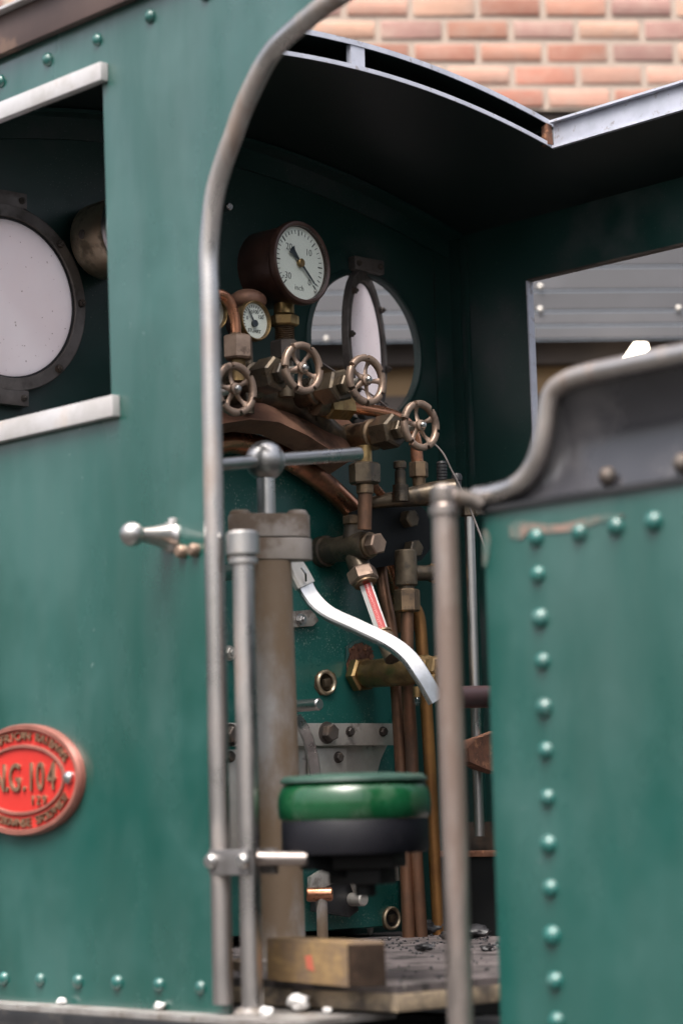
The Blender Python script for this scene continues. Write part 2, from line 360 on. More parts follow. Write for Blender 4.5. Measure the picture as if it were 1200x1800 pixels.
BOARDM = mat('grey_cladding', (.070, .070, .078), (.060, .060, .066), rough=.5, scale=3, bump=.1, rnd=.12)
BROWNM = mat('dark_brown_beam', (.050, .036, .030), (.035, .026, .022), rough=.7, scale=5)
TANM = mat('tan_wall', (.22, .145, .075), (.19, .12, .06), rough=.8, scale=4)
GRAVEL = mat('grey_ballast', (.050, .047, .044), (.035, .033, .031), rough=.9, scale=18, bump=.5, bscale=40)
GUTTER = mat('brown_roof_edge', (.085, .055, .048), (.055, .035, .032), rough=.5, scale=5, bump=.1, dirt=(.14, .09, .07), dscale=8)

def glass(name, tint=(1, 1, 1), refl=.5):
    m = bpy.data.materials.new(name); m.use_nodes = True; n = m.node_tree.nodes; L = m.node_tree.links; n.remove(n['Principled BSDF'])
    t = n.new('ShaderNodeBsdfTransparent'); t.inputs[0].default_value = (*tint, 1); g = n.new('ShaderNodeBsdfGlossy'); g.inputs['Roughness'].default_value = .06
    lw = n.new('ShaderNodeLayerWeight'); lw.inputs[0].default_value = .18
    pw = n.new('ShaderNodeMath'); pw.operation = 'MULTIPLY_ADD'; pw.inputs[1].default_value = .35; pw.inputs[2].default_value = .03
    mx = n.new('ShaderNodeMixShader'); L.new(lw.outputs['Facing'], pw.inputs[0]); L.new(pw.outputs[0], mx.inputs[0]); L.new(t.outputs[0], mx.inputs[1]); L.new(g.outputs[0], mx.inputs[2])
    L.new(mx.outputs[0], n['Material Output'].inputs[0]); return m
GLASS = glass('clear_glass', (.97, .98, .97))
def milky():
    m = bpy.data.materials.new('dirty_window_glass'); m.use_nodes = True; n = m.node_tree.nodes; L = m.node_tree.links; b = n['Principled BSDF']
    tc = n.new('ShaderNodeTexCoord'); no = n.new('ShaderNodeTexNoise'); no.inputs['Scale'].default_value = 5; no.inputs['Detail'].default_value = 8
    L.new(tc.outputs['Object'], no.inputs['Vector'])
    cr = n.new('ShaderNodeValToRGB'); cr.color_ramp.elements[0].color = (.93, .875, .89, 1); cr.color_ramp.elements[1].color = (1.0, .965, .98, 1)
    cr.color_ramp.elements[0].position = .3; cr.color_ramp.elements[1].position = .7
    L.new(no.outputs['Fac'], cr.inputs[0])
    sp = n.new('ShaderNodeTexNoise'); sp.inputs['Scale'].default_value = 120; sp.inputs['Detail'].default_value = 2; L.new(tc.outputs['Object'], sp.inputs['Vector'])
    mr = n.new('ShaderNodeMapRange'); mr.inputs['From Min'].default_value = .70; mr.inputs['From Max'].default_value = .76; L.new(sp.outputs['Fac'], mr.inputs[0])
    mx = n.new('ShaderNodeMix'); mx.data_type = 'RGBA'; L.new(mr.outputs[0], mx.inputs[0]); L.new(cr.outputs[0], mx.inputs[6]); mx.inputs[7].default_value = (.40, .34, .33, 1)
    tl = n.new('ShaderNodeBsdfTranslucent'); L.new(mx.outputs[2], tl.inputs[0])
    L.new(mx.outputs[2], b.inputs['Base Color']); b.inputs['Roughness'].default_value = .2
    m2 = n.new('ShaderNodeMixShader'); m2.inputs[0].default_value = .9; L.new(b.outputs[0], m2.inputs[1]); L.new(tl.outputs[0], m2.inputs[2])
    L.new(m2.outputs[0], n['Material Output'].inputs[0]); return m
MILKY = milky()

# ================================================================== SETTING
W = 1.614                                  # far side sheet
YC = .807                                  # centre line of the engine
def roof_z(y): return 1.772 - .195*(y-YC)**2
GZ = -1.05

structure(MB().grid(lambda u, v: V((-40+80*u, -40+80*v, GZ)), 8, 8).build('ground', GRAVEL))

# ---- the building behind: brick above grey cladding above a brown recess
bdir = (_r*math.cos(.082) + V((FW.x, FW.y, 0)).normalized()*math.sin(.082)).normalized()
bnrm = V((bdir.y, -bdir.x, 0))             # towards the camera
B0 = CAM + V((FW.x, FW.y, 0)).normalized()*8.5
def on_wall(px, py, off=0.0):
    d = FW + RT*((px-600)/FPX) + UP*((900-py)/FPX); o = B0+bnrm*off
    t = (o-CAM).dot(bnrm)/d.dot(bnrm); q = CAM+d*t
    return (q-B0).dot(bdir), q.z
def wp(s, z, off=0.0): q = B0+bdir*s+bnrm*off; return V((q.x, q.y, z))
Z_BR = on_wall(900, 194)[1]                # lowest brick course
SW0, SW1 = -2.6, 3.2
bld = thing('brick_building', 'red brick building with grey boarded band below, standing behind the engine', 'building', wp(.3, GZ))
MB().plate([wp(SW0, Z_BR), wp(SW1, Z_BR), wp(SW1, Z_BR+2.6), wp(SW0, Z_BR+2.6)], -bnrm*.3).build('mortar_wall', MORTAR, bld)
PB, PH = .2435, .0862
bl, bh = PB-.024, PH-.023
bmeshes = []
for k in range(4):
    mb = MB().box((0, 0, 0), (bl, .03, bh), bev=.005).jitter(.0012, k); me, _ = mb.mesh('brick', BRICKM, 60, origin=(0, 0, 0)); bmeshes.append(me)
rotz = math.atan2(bdir.y, bdir.x)
rest = MB(); s_off = on_wall(1012, 48)[0]
for r in range(31):
    for c in range(-14, 13):
        s = s_off+(c+.5*(r % 2))*PB; z = Z_BR+PH*(r+.5)
        if s-bl/2 < SW0 or s+bl/2 > SW1: continue
        if r < 14 and -1.75 < s < 2.3:
            o = link('brick', bmeshes[(r*5+c*3) % 4], wp(s, z, -.011+random.uniform(0, .003)), bld, rot=(random.uniform(-.006, .006), 0, rotz+random.uniform(-.006, .006)))
        else:
            rest.box(wp(s, z, -.011), (bl, .03, bh), rot=Matrix.Rotation(rotz, 3, 'Z'))
ro = rest.build('brick_courses', BRICKM, bld); ro['kind'] = 'stuff'
# shadow gap under the brick painted as a dark brown strip, then lapped boards
ZB = [on_wall(1000, y, .12)[1] for y in (216, 262, 306, 348, 388, 428, 470, 512, 548, 573, 598)]
MB().plate([wp(SW0, ZB[0]-.01, -.02), wp(SW1, ZB[0]-.01, -.02), wp(SW1, Z_BR-.002, -.02), wp(SW0, Z_BR-.002, -.02)], -bnrm*.2).build('shadow_gap_strip', BROWNM, bld)
for i in range(10):
    a, b = ZB[i], ZB[i+1]
    mb = MB().plate([wp(SW0, b+.008, .117), wp(SW0, b+.008, .09), wp(SW0, a, .09), wp(SW0, a, .114)], bdir*(SW1-SW0))
    mb.build('board', BOARDM, bld)
zt = on_wall(1000, 640)[1]; zt2 = on_wall(1000, 690)[1]
MB().plate([wp(SW0, zt, .02), wp(SW1, zt, .02), wp(SW1, ZB[-1]+.02, .02), wp(SW0, ZB[-1]+.02, .02)], -bnrm*.2).build('beam', BROWNM, bld)
MB().plate([wp(SW0, zt2, -.05), wp(SW1, zt2, -.05), wp(SW1, zt, -.05), wp(SW0, zt, -.05)], -bnrm*.2).build('tan_wall_band', TANM, bld)
MB().plate([wp(SW0, GZ, -.03), wp(SW1, GZ, -.03), wp(SW1, zt2, -.03), wp(SW0, zt2, -.03)], -bnrm*.2).build('lower_wall', BROWNM, bld)
for px, py in ((952, 500), (952, 540), (1196, 538), (575, 592)):
    s, z = on_wall(px, py, .16); MB().sphere(wp(s, z, .12), .011, u=12, v=8).build('bolt', GREYSTEEL, bld)
# bright patch of unknown source above the bunker edge, drawn as a glowing plate
LM = bpy.data.materials.new('glowing_white'); LM.use_nodes = True
_b = LM.node_tree.nodes['Principled BSDF']; _b.inputs['Emission Color'].default_value = (1, .86, .66, 1); _b.inputs['Emission Strength'].default_value = 5
s, z = on_wall(1112, 620, .25); lp = thing('bright_patch', 'warm white bright patch glowing above the bunker edge', 'lamp', wp(s, z, .25))
MB().plate([wp(s-.055, z-.05, .25), wp(s+.015, z-.05, .25), wp(s+.052, z+.0, .25), wp(s+.045, z+.03, .25), wp(s+.002, z+.03, .25)], bnrm*.03, bev=.006).build('glowing_plate', LM, lp)
MB().bar(wp(s-.06, z-.055, .236), wp(s+.05, z-.055, .236), bnrm*.013, EZ*.005).bar(wp(s, z-.05, .10), wp(s, z-.05, .235), bdir*.012, EZ*.012).build('bracket', BLACK, lp)  # support added to carry the glowing plate

# ================================================================== CAB
cab = thing('locomotive_cab', 'green steel steam locomotive cab with riveted side sheet and arched doorway', 'cab', (0.8, .8, -.05))
# near side sheet
MP = [(585, 0), (530, 42), (476, 95), (433, 178), (410, 240), (394, 284), (376, 350), (367, 440), (368, 520), (372, 700), (377, 900), (382, 1100), (386, 1400), (389, 1765)]
mould = [P(x, y, 'Y', -.012) for x, y in MP]
xs0 = sum(p.x for p in mould[8:])/len(mould[8:])
for p in mould[8:]: p.x = xs0
zt = mould[0].z
mould = [V((1.66, -.012, zt+.022)), V((1.46, -.012, zt+.013))] + mould
edge = [(p.x, p.z) for p in mould[::-1]]
out = [V((0, 0, -.045))] + [V((x, 0, z)) for x, z in edge] + [V((1.66, 0, 1.70)), V((0, 0, 1.70))]
out[1] = V((xs0, 0, -.045))
hole = [V((.10, 0, .966)), V((.753, 0, .966)), V((.740, 0, 1.556)), V((.10, 0, 1.556))]
side = MB().plate(out, V((0, .006, 0)), [hole]).build('side_sheet', GREEN, cab)
MB().tube(mould, .0165, n=16, sub=6).build('doorway_moulding', WORN, cab, label='half-round bare steel moulding round the doorway edge')
# brown drip band at the roof edge
MB().bar((-.05, -.011, 1.700), (1.68, -.011, 1.700), EY*.009, EZ*.036, bev=.002).build('roof_edge_band', GUTTER, cab)
MB().bar((-.05, -.016, 1.7395), (1.68, -.016, 1.7395), EY*.022, EZ*.003, bev=.001).build('drip_strip', ALU, cab)
# window guide strips
MB().bar((.08, -.009, 1.559), (.757, -.009, 1.559), EY*.0085, EZ*.0165, bev=.002).build('window_guide', ALU, cab)
MB().bar((.08, -.009, .9655), (.777, -.009, .9655), EY*.0085, EZ*.0185, bev=.002).build('window_guide', ALU, cab)
def rivet_mesh(name, r, h, m, ax=-EY):
    mb = MB().lathe((0, 0, 0), ax, [(0, 0), (0, r)] + [(h*math.sin(t), r*math.cos(t)) for t in (.25, .5, .8, 1.1, 1.35)] + [(h, 0)], 16)
    return mb.mesh(name, m, 60, origin=(0, 0, 0))[0]
GREENR = mat('green_rivet_paint', (.004, .075, .064), (.008, .088, .078), rough=.26, rough2=.4, scale=40, bump=.2, bscale=120, rnd=.18, coat=.8, coatr=.2, dirt=(.06, .12, .11), dscale=60, dlo=.5, dhi=.65, damt=.6)
RV = rivet_mesh('rivet', .0125, .010, GREENR)
for x, y in ((-60, 1715), (8, 1720), (72, 1722), (138, 1725), (207, 1727), (280, 1731), (353, 1736), (-75, 178), (2, 143), (85, 105), (172, 70), (265, 29), (362, -10)):
    link('rivet', RV, P(x, y, 'Y', -.0005), side).scale = [random.uniform(.9, 1.08)]*3
for x, y in ((323, 970), (345, 967)):
    p = P(x, y, 'Y', 0); MB().lathe(p, -EY, [(0, 0), (0, .011), (.008, .0115), (.014, .008), (.016, 0)], 14).build('screw_head', BRONZE, side)
# front plate
def circ(c, r, n=64, ax=0):
    return [V((c[0], c[1]+r*math.cos(2*math.pi*i/n), c[2]+r*math.sin(2*math.pi*i/n))) for i in range(n)]
NW, FWN = V((0, .303, 1.329)), V((0, 1.322, 1.345))
fo = [V((0, .007, -.04)), V((0, W-.001, -.04)), V((0, W-.001, roof_z(W)))] + [V((0, W*(1-i/24), roof_z(W*(1-i/24)))) for i in range(1, 24)] + [V((0, .007, roof_z(0)))]
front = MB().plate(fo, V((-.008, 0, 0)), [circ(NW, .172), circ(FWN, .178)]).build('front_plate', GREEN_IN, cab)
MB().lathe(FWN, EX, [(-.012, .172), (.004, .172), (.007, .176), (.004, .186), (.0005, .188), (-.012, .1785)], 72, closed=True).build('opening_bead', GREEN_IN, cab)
# arch angle iron under the roof
def arch(x0, x1, dz, th, y0=.012, y1=W-.012, n=36):
    mb = MB(); R = []
    for i in range(n+1):
        y = y0+(y1-y0)*i/n; z = roof_z(y)-dz
        R.append([mb.bm.verts.new(q) for q in (V((x0, y, z)), V((x1, y, z)), V((x1, y, z-th)), V((x0, y, z-th)))])
    for A, B in zip(R, R[1:]):
        for k in range(4): mb.bm.faces.new((A[k], A[(k+1) % 4], B[(k+1) % 4], B[k]))
    mb.bm.faces.new(R[0]); mb.bm.faces.new(R[-1][::-1]); return mb
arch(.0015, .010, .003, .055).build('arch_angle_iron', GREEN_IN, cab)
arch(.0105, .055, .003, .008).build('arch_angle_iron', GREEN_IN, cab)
# far side sheet with window
x0f, zf = .257, 1.497
fo = [V((-.0075, W, -.04)), V((1.62, W, -.04)), V((1.62, W, roof_z(W)+.03)), V((-.0075, W, roof_z(W)+.03))]
fh = [V((x0f+.004, W, .80)), V((1.05, W, .80)), V((1.05, W, zf-.006)), V((x0f, W, zf))]
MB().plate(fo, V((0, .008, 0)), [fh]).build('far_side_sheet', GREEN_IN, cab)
MB().bar((x0f+.0005, W-.001, zf-.003), (x0f+.0045, W-.001, .80), EX*.0022, EY*.010).build('window_edge_strip', RIMW, cab)
MB().bar((x0f+.003, W-.001, zf-.001), (1.05, W-.001, zf-.007), EZ*.0022, EY*.010).build('window_edge_strip', IRON, cab)
# corner angle, far
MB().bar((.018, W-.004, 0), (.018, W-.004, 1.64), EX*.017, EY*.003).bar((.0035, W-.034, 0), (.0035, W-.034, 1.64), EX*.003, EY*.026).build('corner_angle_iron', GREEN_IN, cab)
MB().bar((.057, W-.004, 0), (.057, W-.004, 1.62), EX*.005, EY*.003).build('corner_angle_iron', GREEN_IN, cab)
# roof with hatch
HX, HY0, HY1 = .555, .237, 1.377
def roof_panel(xa, xb, ya, yb, th=.006, dz=0, n=20):
    mb = MB(); R = []
    for i in range(n+1):
        y = ya+(yb-ya)*i/n; z = roof_z(y)+dz
        R.append([mb.bm.verts.new(q) for q in (V((xa, y, z)), V((xb, y, z)), V((xb, y, z+th)), V((xa, y, z+th)))])
    for A, B in zip(R, R[1:]):
        for k in range(4): mb.bm.faces.new((A[k], A[(k+1) % 4], B[(k+1) % 4], B[k]))
    mb.bm.faces.new(R[0]); mb.bm.faces.new(R[-1][::-1]); return mb
roof = roof_panel(-.03, HX, .0065, W+.03, n=40).build('roof', ROOFP, cab)
roof_panel(HX, 1.66, .0065, HY0, n=10).build('roof_panel', ROOFP, cab)
roof_panel(HX, 1.66, HY1+.007, W+.03, n=10).build('roof_panel', ROOFP, cab)
HT = .052
roof_panel(-.03, HX-.004, HY0-.06, HY1+.02, dz=HT, n=40).build('sliding_hatch', ROOFP, roof)
roof_panel(HX+.0005, HX+.004, HY0, HY1+.004, th=.009, dz=-.003, n=40).build('hatch_edge', RIMW, roof)
roof_panel(HX-.0035, HX, HY0-.06, HY1+.006, th=.011, dz=HT-.003, n=40).build('hatch_edge', RIMW, roof)
zc = roof_z(HY1)
MB().bar((HX+.005, HY1+.003, zc+.0245), (1.66, HY1+.003, zc+.0245), EY*.0035, EZ*.0275, bev=.001).build('hatch_runner', RIMW, roof)
MB().bar((HX+.005, HY1-.004, zc-.001), (1.66, HY1-.004, zc-.001), EY*.004, EZ*.003).build('hatch_runner_lip', RIMW, roof)
MB().bar((HX+.005, HY1-.003, zc+.0545), (1.66, HY1-.003, zc+.0545), EY*.011, EZ*.0025).build('hatch_runner_lip', RIMW, roof)
MB().box((HX-.004, HY1-.012, zc+.026), (.018, .016, .046)).jitter(.003, 3).build('rust_patch', RUSTY, roof)
pp = P(630, 98, 'X', HX); zz = roof_z(pp.y)
MB().box((HX-.009, pp.y, zz+.0285), (.014, .038, .042)).build('hatch_spacer', RIMW, roof)
# blocking board at the far end of the slot so no sky shows through
MB().plate([V((-.02, y, roof_z(y)+.007)) for y in (HY0-.05, .5, YC, 1.1, HY1)]+[V((-.02, y, roof_z(y)+HT-.001)) for y in (HY1, 1.1, YC, .5, HY0-.05)], V((.004, 0, 0))).build('slot_closing_plate', ROOFP, roof)
MB().bar((-.02, HY1+.011, zc+.026), (HX-.016, HY1+.011, zc+.026), EY*.003, EZ*.020).bar((-.02, HY0-.057, roof_z(HY0-.057)+.028), (HX-.006, HY0-.057, roof_z(HY0-.057)+.028), EY*.003, EZ*.020).build('slot_side_plate', ROOFP, roof)

# floor
pc = P(697, 1733, 'Z', 0); FX, FY = pc.x, max(pc.y, .03)
cab_floor = MB().plate([V((0.001, FY+.002, 0)), V((FX-.002, FY+.002, 0)), V((FX-.002, W-.001, 0)), V((.001, W-.001, 0))], V((0, 0, -.012)))
structure(cab_floor.build('floor', FLOORM))
fl = bpy.data.objects['floor']
n = 9; 
MB().bar((.1, FY+.012, -.0265), (FX-.012, FY+.012, -.0265), EY*.0115, EZ*.014, bev=.003).build('plank', PLANK, fl)
MB().bar((FX-.012, FY+.0005, -.0265), (FX-.012, W-.01, -.0265), EX*.0115, EZ*.014, bev=.003).build('plank', PLANK, fl)
# footplate below the side sheet
fpl = thing('footplate', 'worn grey running plate along the foot of the cab side', 'footplate', (.6, 0, -.05))
cr = [(1.30+.05*math.sin(t*math.pi/12), -.045-.05*0-.0+ (.05-.05*math.cos(t*math.pi/12))) for t in range(7)]
top = [V((-.15, -.055, -.045))]
ctr = P(640, 1782, 'Z', -.045)
FPX2 = ctr.x+.02
top += [V((FPX2-.06+.06*math.sin(t*math.pi/12), -.055+.06-.06*math.cos(t*math.pi/12), -.045)) for t in range(7)]
top += [V((FPX2, FY+.05, -.045)), V((-.15, FY+.05, -.045))]
MB().plate(top, V((0, 0, -.010)), bev=.002).build('top_plate', FOOTP, fpl)
MB().bar((-.15, -.052, -.068), (FPX2-.07, -.052, -.068), EY*.004, EZ*.0125, bev=.0015).build('angle_flange', BLACK, fpl)
MB().bar((-.15, -.058, -.087), (FPX2-.07, -.058, -.087), EY*.012, EZ*.0055, bev=.0015).build('lower_bead', FOOTP, fpl)
MB().bar((-.15, -.048, -.15), (FPX2-.07, -.048, -.15), EY*.004, EZ*.055).build('valance', BLACK, fpl)
# underframe below, so nothing floats
und = thing('underframe', 'black steel underframe in shadow below the cab floor', 'frame', (.8, .8, GZ))
MB().bar((-.1, .30, -.16), (2.6, .30, -.16), EY*.03, EZ*.10).build('frame_rail', BLACK, und)
MB().bar((-.1, 1.3, -.16), (2.6, 1.3, -.16), EY*.03, EZ*.10).build('frame_rail', BLACK, und)
MB().bar((FX-.06, .05, -.16), (FX-.06, W, -.16), EX*.03, EZ*.09).build('cross_beam', BLACK, und)
MB().plate([V((-.1, -.03, -.235)), V((2.6, -.03, -.235)), V((2.6, W+.02, -.235)), V((-.1, W+.02, -.235))], V((0, 0, -.02))).build('tray', BLACK, und)
for x in (.1, 2.3):
    for y in (.3, 1.3): MB().cyl((x, y-.06, GZ+.38), (x, y+.06, GZ+.38), .38, n=40, ch=.02).bar((x, y, GZ+.4), (x, y, -.26), EX*.06, EY*.03).build('wheel', BLACK, und)

# ================================================================== BUNKER
bun = thing('coal_bunker', 'green riveted bunker side with black curved upper plate, right of doorway', 'bunker', (2.0, .5, -.1))
XB = 1.622
def bt(x): return P(850, 905, 'Y', 0).z
ZT = P(1030, 872, 'Y', 0).z
MB().plate([V((XB, 0, -.13)), V((2.7, 0, -.13)), V((2.7, 0, ZT)), V((XB, 0, ZT))], V((0, .008, 0)), bev=.0).build('side_panel', GREEN, bun)
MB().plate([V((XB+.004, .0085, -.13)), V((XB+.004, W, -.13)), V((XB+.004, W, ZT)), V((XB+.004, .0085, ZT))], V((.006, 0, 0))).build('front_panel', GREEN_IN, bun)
RV2 = rivet_mesh('rivet', .0135, .011, GREENR)
for x, y in ((942, 945), (945, 1010), (949, 1087), (953, 1163), (956, 1245), (959, 1320), (962, 1403), (964, 1485), (967, 1562), (970, 1645), (975, 1725), (978, 1795), (982, 1870), (1018, 937), (1082, 926), (1148, 917), (1218, 905), (1290, 893)):
    link('rivet', RV2, P(x, y, 'Y', -.0005), bun).scale = [random.uniform(.9, 1.08)]*3
# rust streak under the top edge: a flaked patch of bare primer
SMR = mat('flaked_primer', (.20, .135, .11), (.06, .10, .088), rough=.6, scale=14, lo=.42, hi=.58, bump=.2)
def blob(pts, y, off, m, name, parent):
    MB().plate([P(a, b, 'Y', y) for a, b in pts], V((0, off, 0))).build(name, m, parent)
blob([(893, 925), (905, 915), (935, 918), (960, 922), (985, 922), (1010, 916), (1035, 908), (1070, 903), (1098, 905), (1085, 912), (1050, 918), (1030, 926), (1000, 934), (960, 937), (930, 932), (915, 948), (897, 946)], -.0018, .0014, SMR, 'flaked_patch', bun)
blob([(848, 932), (854, 930), (860, 950), (857, 985), (851, 1000), (848, 990)], -.0018, .0014, SMR, 'flaked_patch', bun)
# black upper plate (flared) with half-round beading
bead_px = [(826, 872), (850, 868), (885, 858), (912, 840), (932, 808), (944, 765), (952, 715), (962, 686), (985, 668), (1020, 656), (1080, 643), (1140, 630), (1200, 618), (1300, 596), (1400, 574)]
bead = [P(x, y, 'Y', -.012) for x, y in bead_px]
def rave(u, v):
    n = len(bead)-1; f = u*n; i = min(int(f), n-1); q = bead[i].lerp(bead[i+1], f-i)
    z0 = ZT+.004; z = z0+(q.z-z0)*v; h = (z-z0)/.26
    yy = .004+.045*math.sin(math.pi*v**.9)*min(1, max(0, (q.z-z0)/.26))
    return V((q.x, yy, z))
MB().grid(rave, 56, 14).build('upper_plate', BLACKG, bun)
MB().tube([V((b.x, rave(i/(len(bead)-1), 1).y-.004, b.z)) for i, b in enumerate(bead)], .0145, n=14, sub=5).build('upper_beading', WORN, bun)
MB().bar((XB-.0, -.002, ZT+.002), (2.7, -.002, ZT+.002), EY*.005, EZ*.0045).build('joint_strip', BLACK, bun)
RV3 = rivet_mesh('bolt', .014, .015, IRON)
for x, y in ((1069, 838), (1200, 815)): link('bolt', RV3, P(x, y, 'Y', .012), bun)
# handrail of the bunker
hp = P(781, 905, 'Y', -.05); HRX = hp.x
hr = thing('bunker_handrail', 'rusty brown upright handrail beside the bunker, right of the doorway', 'handrail', (HRX, -.05, -.15))
MB().tube([V((HRX, -.05, -.2)), V((HRX, -.05, .3)), V((HRX, -.05, hp.z))], .0185, n=20, sub=1).build('rail', RAILB, hr)
MB().lathe((HRX, -.05, hp.z-.002), EZ, [(0, .018), (.002, .0225), (.014, .0225), (.017, .019), (.022, .0195), (.040, .0195), (.044, .016), (.045, 0)], 24).build('rail_cap', RAILB, hr)
MB().tube([V((HRX, -.05, hp.z+.028)), V((HRX+.02, -.02, hp.z+.022)), V((XB+.004, -.006, hp.z+.012))], .013, n=12).build('rail_bracket', IRON, hr)

# ================================================================== NEAR-SIDE FITTINGS
# left handrail with cap
lp_ = P(427, 960, 'Y', .005); LX, LY = lp_.x, .005
lh = thing('doorway_handrail', 'bright steel upright handrail with turned cap just inside the doorway edge', 'handrail', (LX, LY, -.045))
MB().cyl((LX, LY, -.043), (LX, LY, lp_.z-.012), .0172, n=24).build('rail', WORN, lh)
MB().lathe((LX, LY, lp_.z-.030), EZ, [(0, 0), (0, .020), (.002, .0235), (.010, .0235), (.013, .0205), (.016, .0215), (.017, .0265), (.050, .0265), (.0535, .023), (.054, 0)], 28).build('cap', STEEL, lh)
MB().lathe((LX, LY, -.0445), EZ, [(0, 0), (0, .030), (.004, .030), (.012, .021), (.012, 0)], 24).build('foot_flange', FOOTP, lh)
# door knob on side sheet
kb = P(300, 944, 'Y', 0)
k = thing('door_catch_knob', 'ball-ended steel catch knob projecting from the green side sheet', 'knob', kb)
MB().lathe(kb, -EY, [(0, 0), (0, .026), (.004, .026), (.007, .0235), (.016, .020), (.035, .0155), (.058, .012), (.068, .0105), (.068, 0)], 24).build('stem', WORN, k)
MB().sphere(kb-EY*.080, .0205).build('ball', STEEL, k)
q = P(304, 920, 'Y', -.004); MB().box(q, (.012, .010, .018), bev=.002).build('stop', ALU, k)
# number plate
pcx = P(43, 1371, 'Y', -.006); pa = (P(147, 1371, 'Y', -.006)-pcx).length; pb = (P(43, 1273, 'Y', -.006)-P(43, 1470, 'Y', -.006)).length/2
npl = thing('number_plate', 'oval red and brass number plate reading N.G. 104 on side sheet', 'number plate', pcx)
def ell(c, a, b, y, n=72): return [V((c.x+a*math.cos(2*math.pi*i/n), y, c.z+b*math.sin(2*math.pi*i/n))) for i in range(n)]
MB().plate(ell(pcx, pa, pb, -.0005), V((0, -.0095, 0)), bev=.003).build('backing', PLATER, npl)
MB().plate(ell(pcx, pa-.007, pb-.007, -.0093), V((0, -.0012, 0))).build('red_field', RED, npl)
def ering(a, b, wd, y0, y1, name, m):
    mb = MB(); R = []
    for i in range(72):
        t = 2*math.pi*i/72; c_, s_ = math.cos(t), math.sin(t)
        R.append([mb.bm.verts.new(V((pcx.x+(a+d)*c_, y, pcx.z+(b+d)*s_))) for d, y in ((-wd, y0), (-wd*.6, y1), (wd*.6, y1), (wd, y0))])
    for i in range(72):
        A, B = R[i], R[(i+1) % 72]
        for kk in range(3): mb.bm.faces.new((A[kk], A[kk+1], B[kk+1], B[kk]))
    return mb.build(name, m, npl)
ering(pa-.006, pb-.006, .006, -.0104, -.0165, 'rim', PLATER)
ering(pa*.725, pb*.60, .0036, -.0104, -.0150, 'inner_rim', PLATER)
def letter(ch, x, z, size, ang=0, sx=1.0):
    text_mesh(ch, size, .0022, PLATEB, (x, -.0125, z), (math.cos(ang), 0, math.sin(ang)), (-math.sin(ang), 0, math.cos(ang)), 'letter', npl, bold=size*.004, sx=sx)
xx = -.47
for ch, wdt in (('N', .19), ('.', .08), ('G', .19), ('.', .13), ('1', .12), ('0', .19), ('4', .19)):
    letter(ch, pcx.x+pa*(xx+wdt/2), pcx.z+pb*(.02 if ch != '.' else .02), pb*.72, 0, .72); xx += wdt
xx = .20
for ch in ('1', '2', '9'): letter(ch, pcx.x+pa*xx, pcx.z-pb*.38, pb*.24); xx += .10
def arc_text(s, t0, t1, up):
    for i, ch in enumerate(s):
        t = math.radians(t0+(t1-t0)*i/(len(s)-1)); a, b = pa*.835, pb*.775
        nx, nz = math.cos(t)/a, math.sin(t)/b; ang = math.atan2(nz, nx)-math.pi/2 if up else math.atan2(nz, nx)+math.pi/2
        if ch != ' ': letter(ch, pcx.x+a*math.cos(t), pcx.z+b*math.sin(t), pb*.215, ang, 1.25)
arc_text('SOUTH AFRICAN RAILWAYS', 155, 26, True)
arc_text('SUID AFRIKAANSE SPOORWEGE', 204, 333, False)
for sx in (1, -1):
    MB().lathe((pcx.x+sx*pa*.815, -.0105, pcx.z), -EY, [(0, 0), (0, .011), (.006, .0105), (.010, .006), (.011, 0)], 16).build('screw', STEEL, npl)

# ================================================================== WINDOWS OF THE FRONT PLATE
def bolt_to(parent, p, ax, r=.0085, h=.010, m=IRON, nub=True):
    ax = V(ax).normalized(); p = V(p)
    mb = MB().cyl(p, p+ax*.0025, r*1.25, n=16).hex(p+ax*.0025, p+ax*h, r, rot=random.uniform(0, 1))
    if nub: mb.cyl(p+ax*h, p+ax*(h+.004), r*.5, n=10, ch=.001)
    return mb.build('bolt', m, parent)
def spectacle(c, r, beta, name, label, angs):
    n_ = V((math.cos(beta), math.sin(beta), 0)); w_ = V((-math.sin(beta), math.cos(beta), 0))
    t = thing(name, label, 'window', c)
    o = c+n_*(.008 if beta == 0 else -.008)
    MB().ring(o, n_, r, r-.027, .016, n=72, ch=.002).build('frame', FRAMEM, t)
    MB().ring(o+n_*.0035, n_, r-.0265, r-.031, .007, n=72, ch=.001).build('glazing_bead', RUBBER, t)
    MB().lathe(o+n_*.004, n_, [(0, 0), (0, r-.0268), (.004, r-.0268), (.004, 0)], 64).build('pane', MILKY, t)
    for a in angs:
        a = math.radians(a); bolt_to(t, o+n_*.0155+(w_*math.cos(a)+EZ*math.sin(a))*(r-.012), n_, .0075)
    return t
t1 = spectacle(NW, .194, 0, 'spectacle_window', 'closed round spectacle window with pale glass, seen through the side window', (45, 3, -48, 135, 180, 225))
t2 = spectacle(FWN, .180, math.radians(32), 'spectacle_window', 'round spectacle window swung open on its pivot, behind the handwheels', (42, -8, 180, 140, 225, -45))
for t, c, r in ((t1, NW, .194), (t2, FWN, .180)):
    for s in (1, -1):
        z = c.z+s*(r+.012)
        MB().bar((.012, c.y-.047, z), (.012, c.y+.047, z), EX*.0115, EZ*.0165, bev=.002).build('hinge_bar', FRAMEM, t)
        for e in (-1, 1): bolt_to(t, (.0235, c.y+e*.034, z), EX, .006, .006)

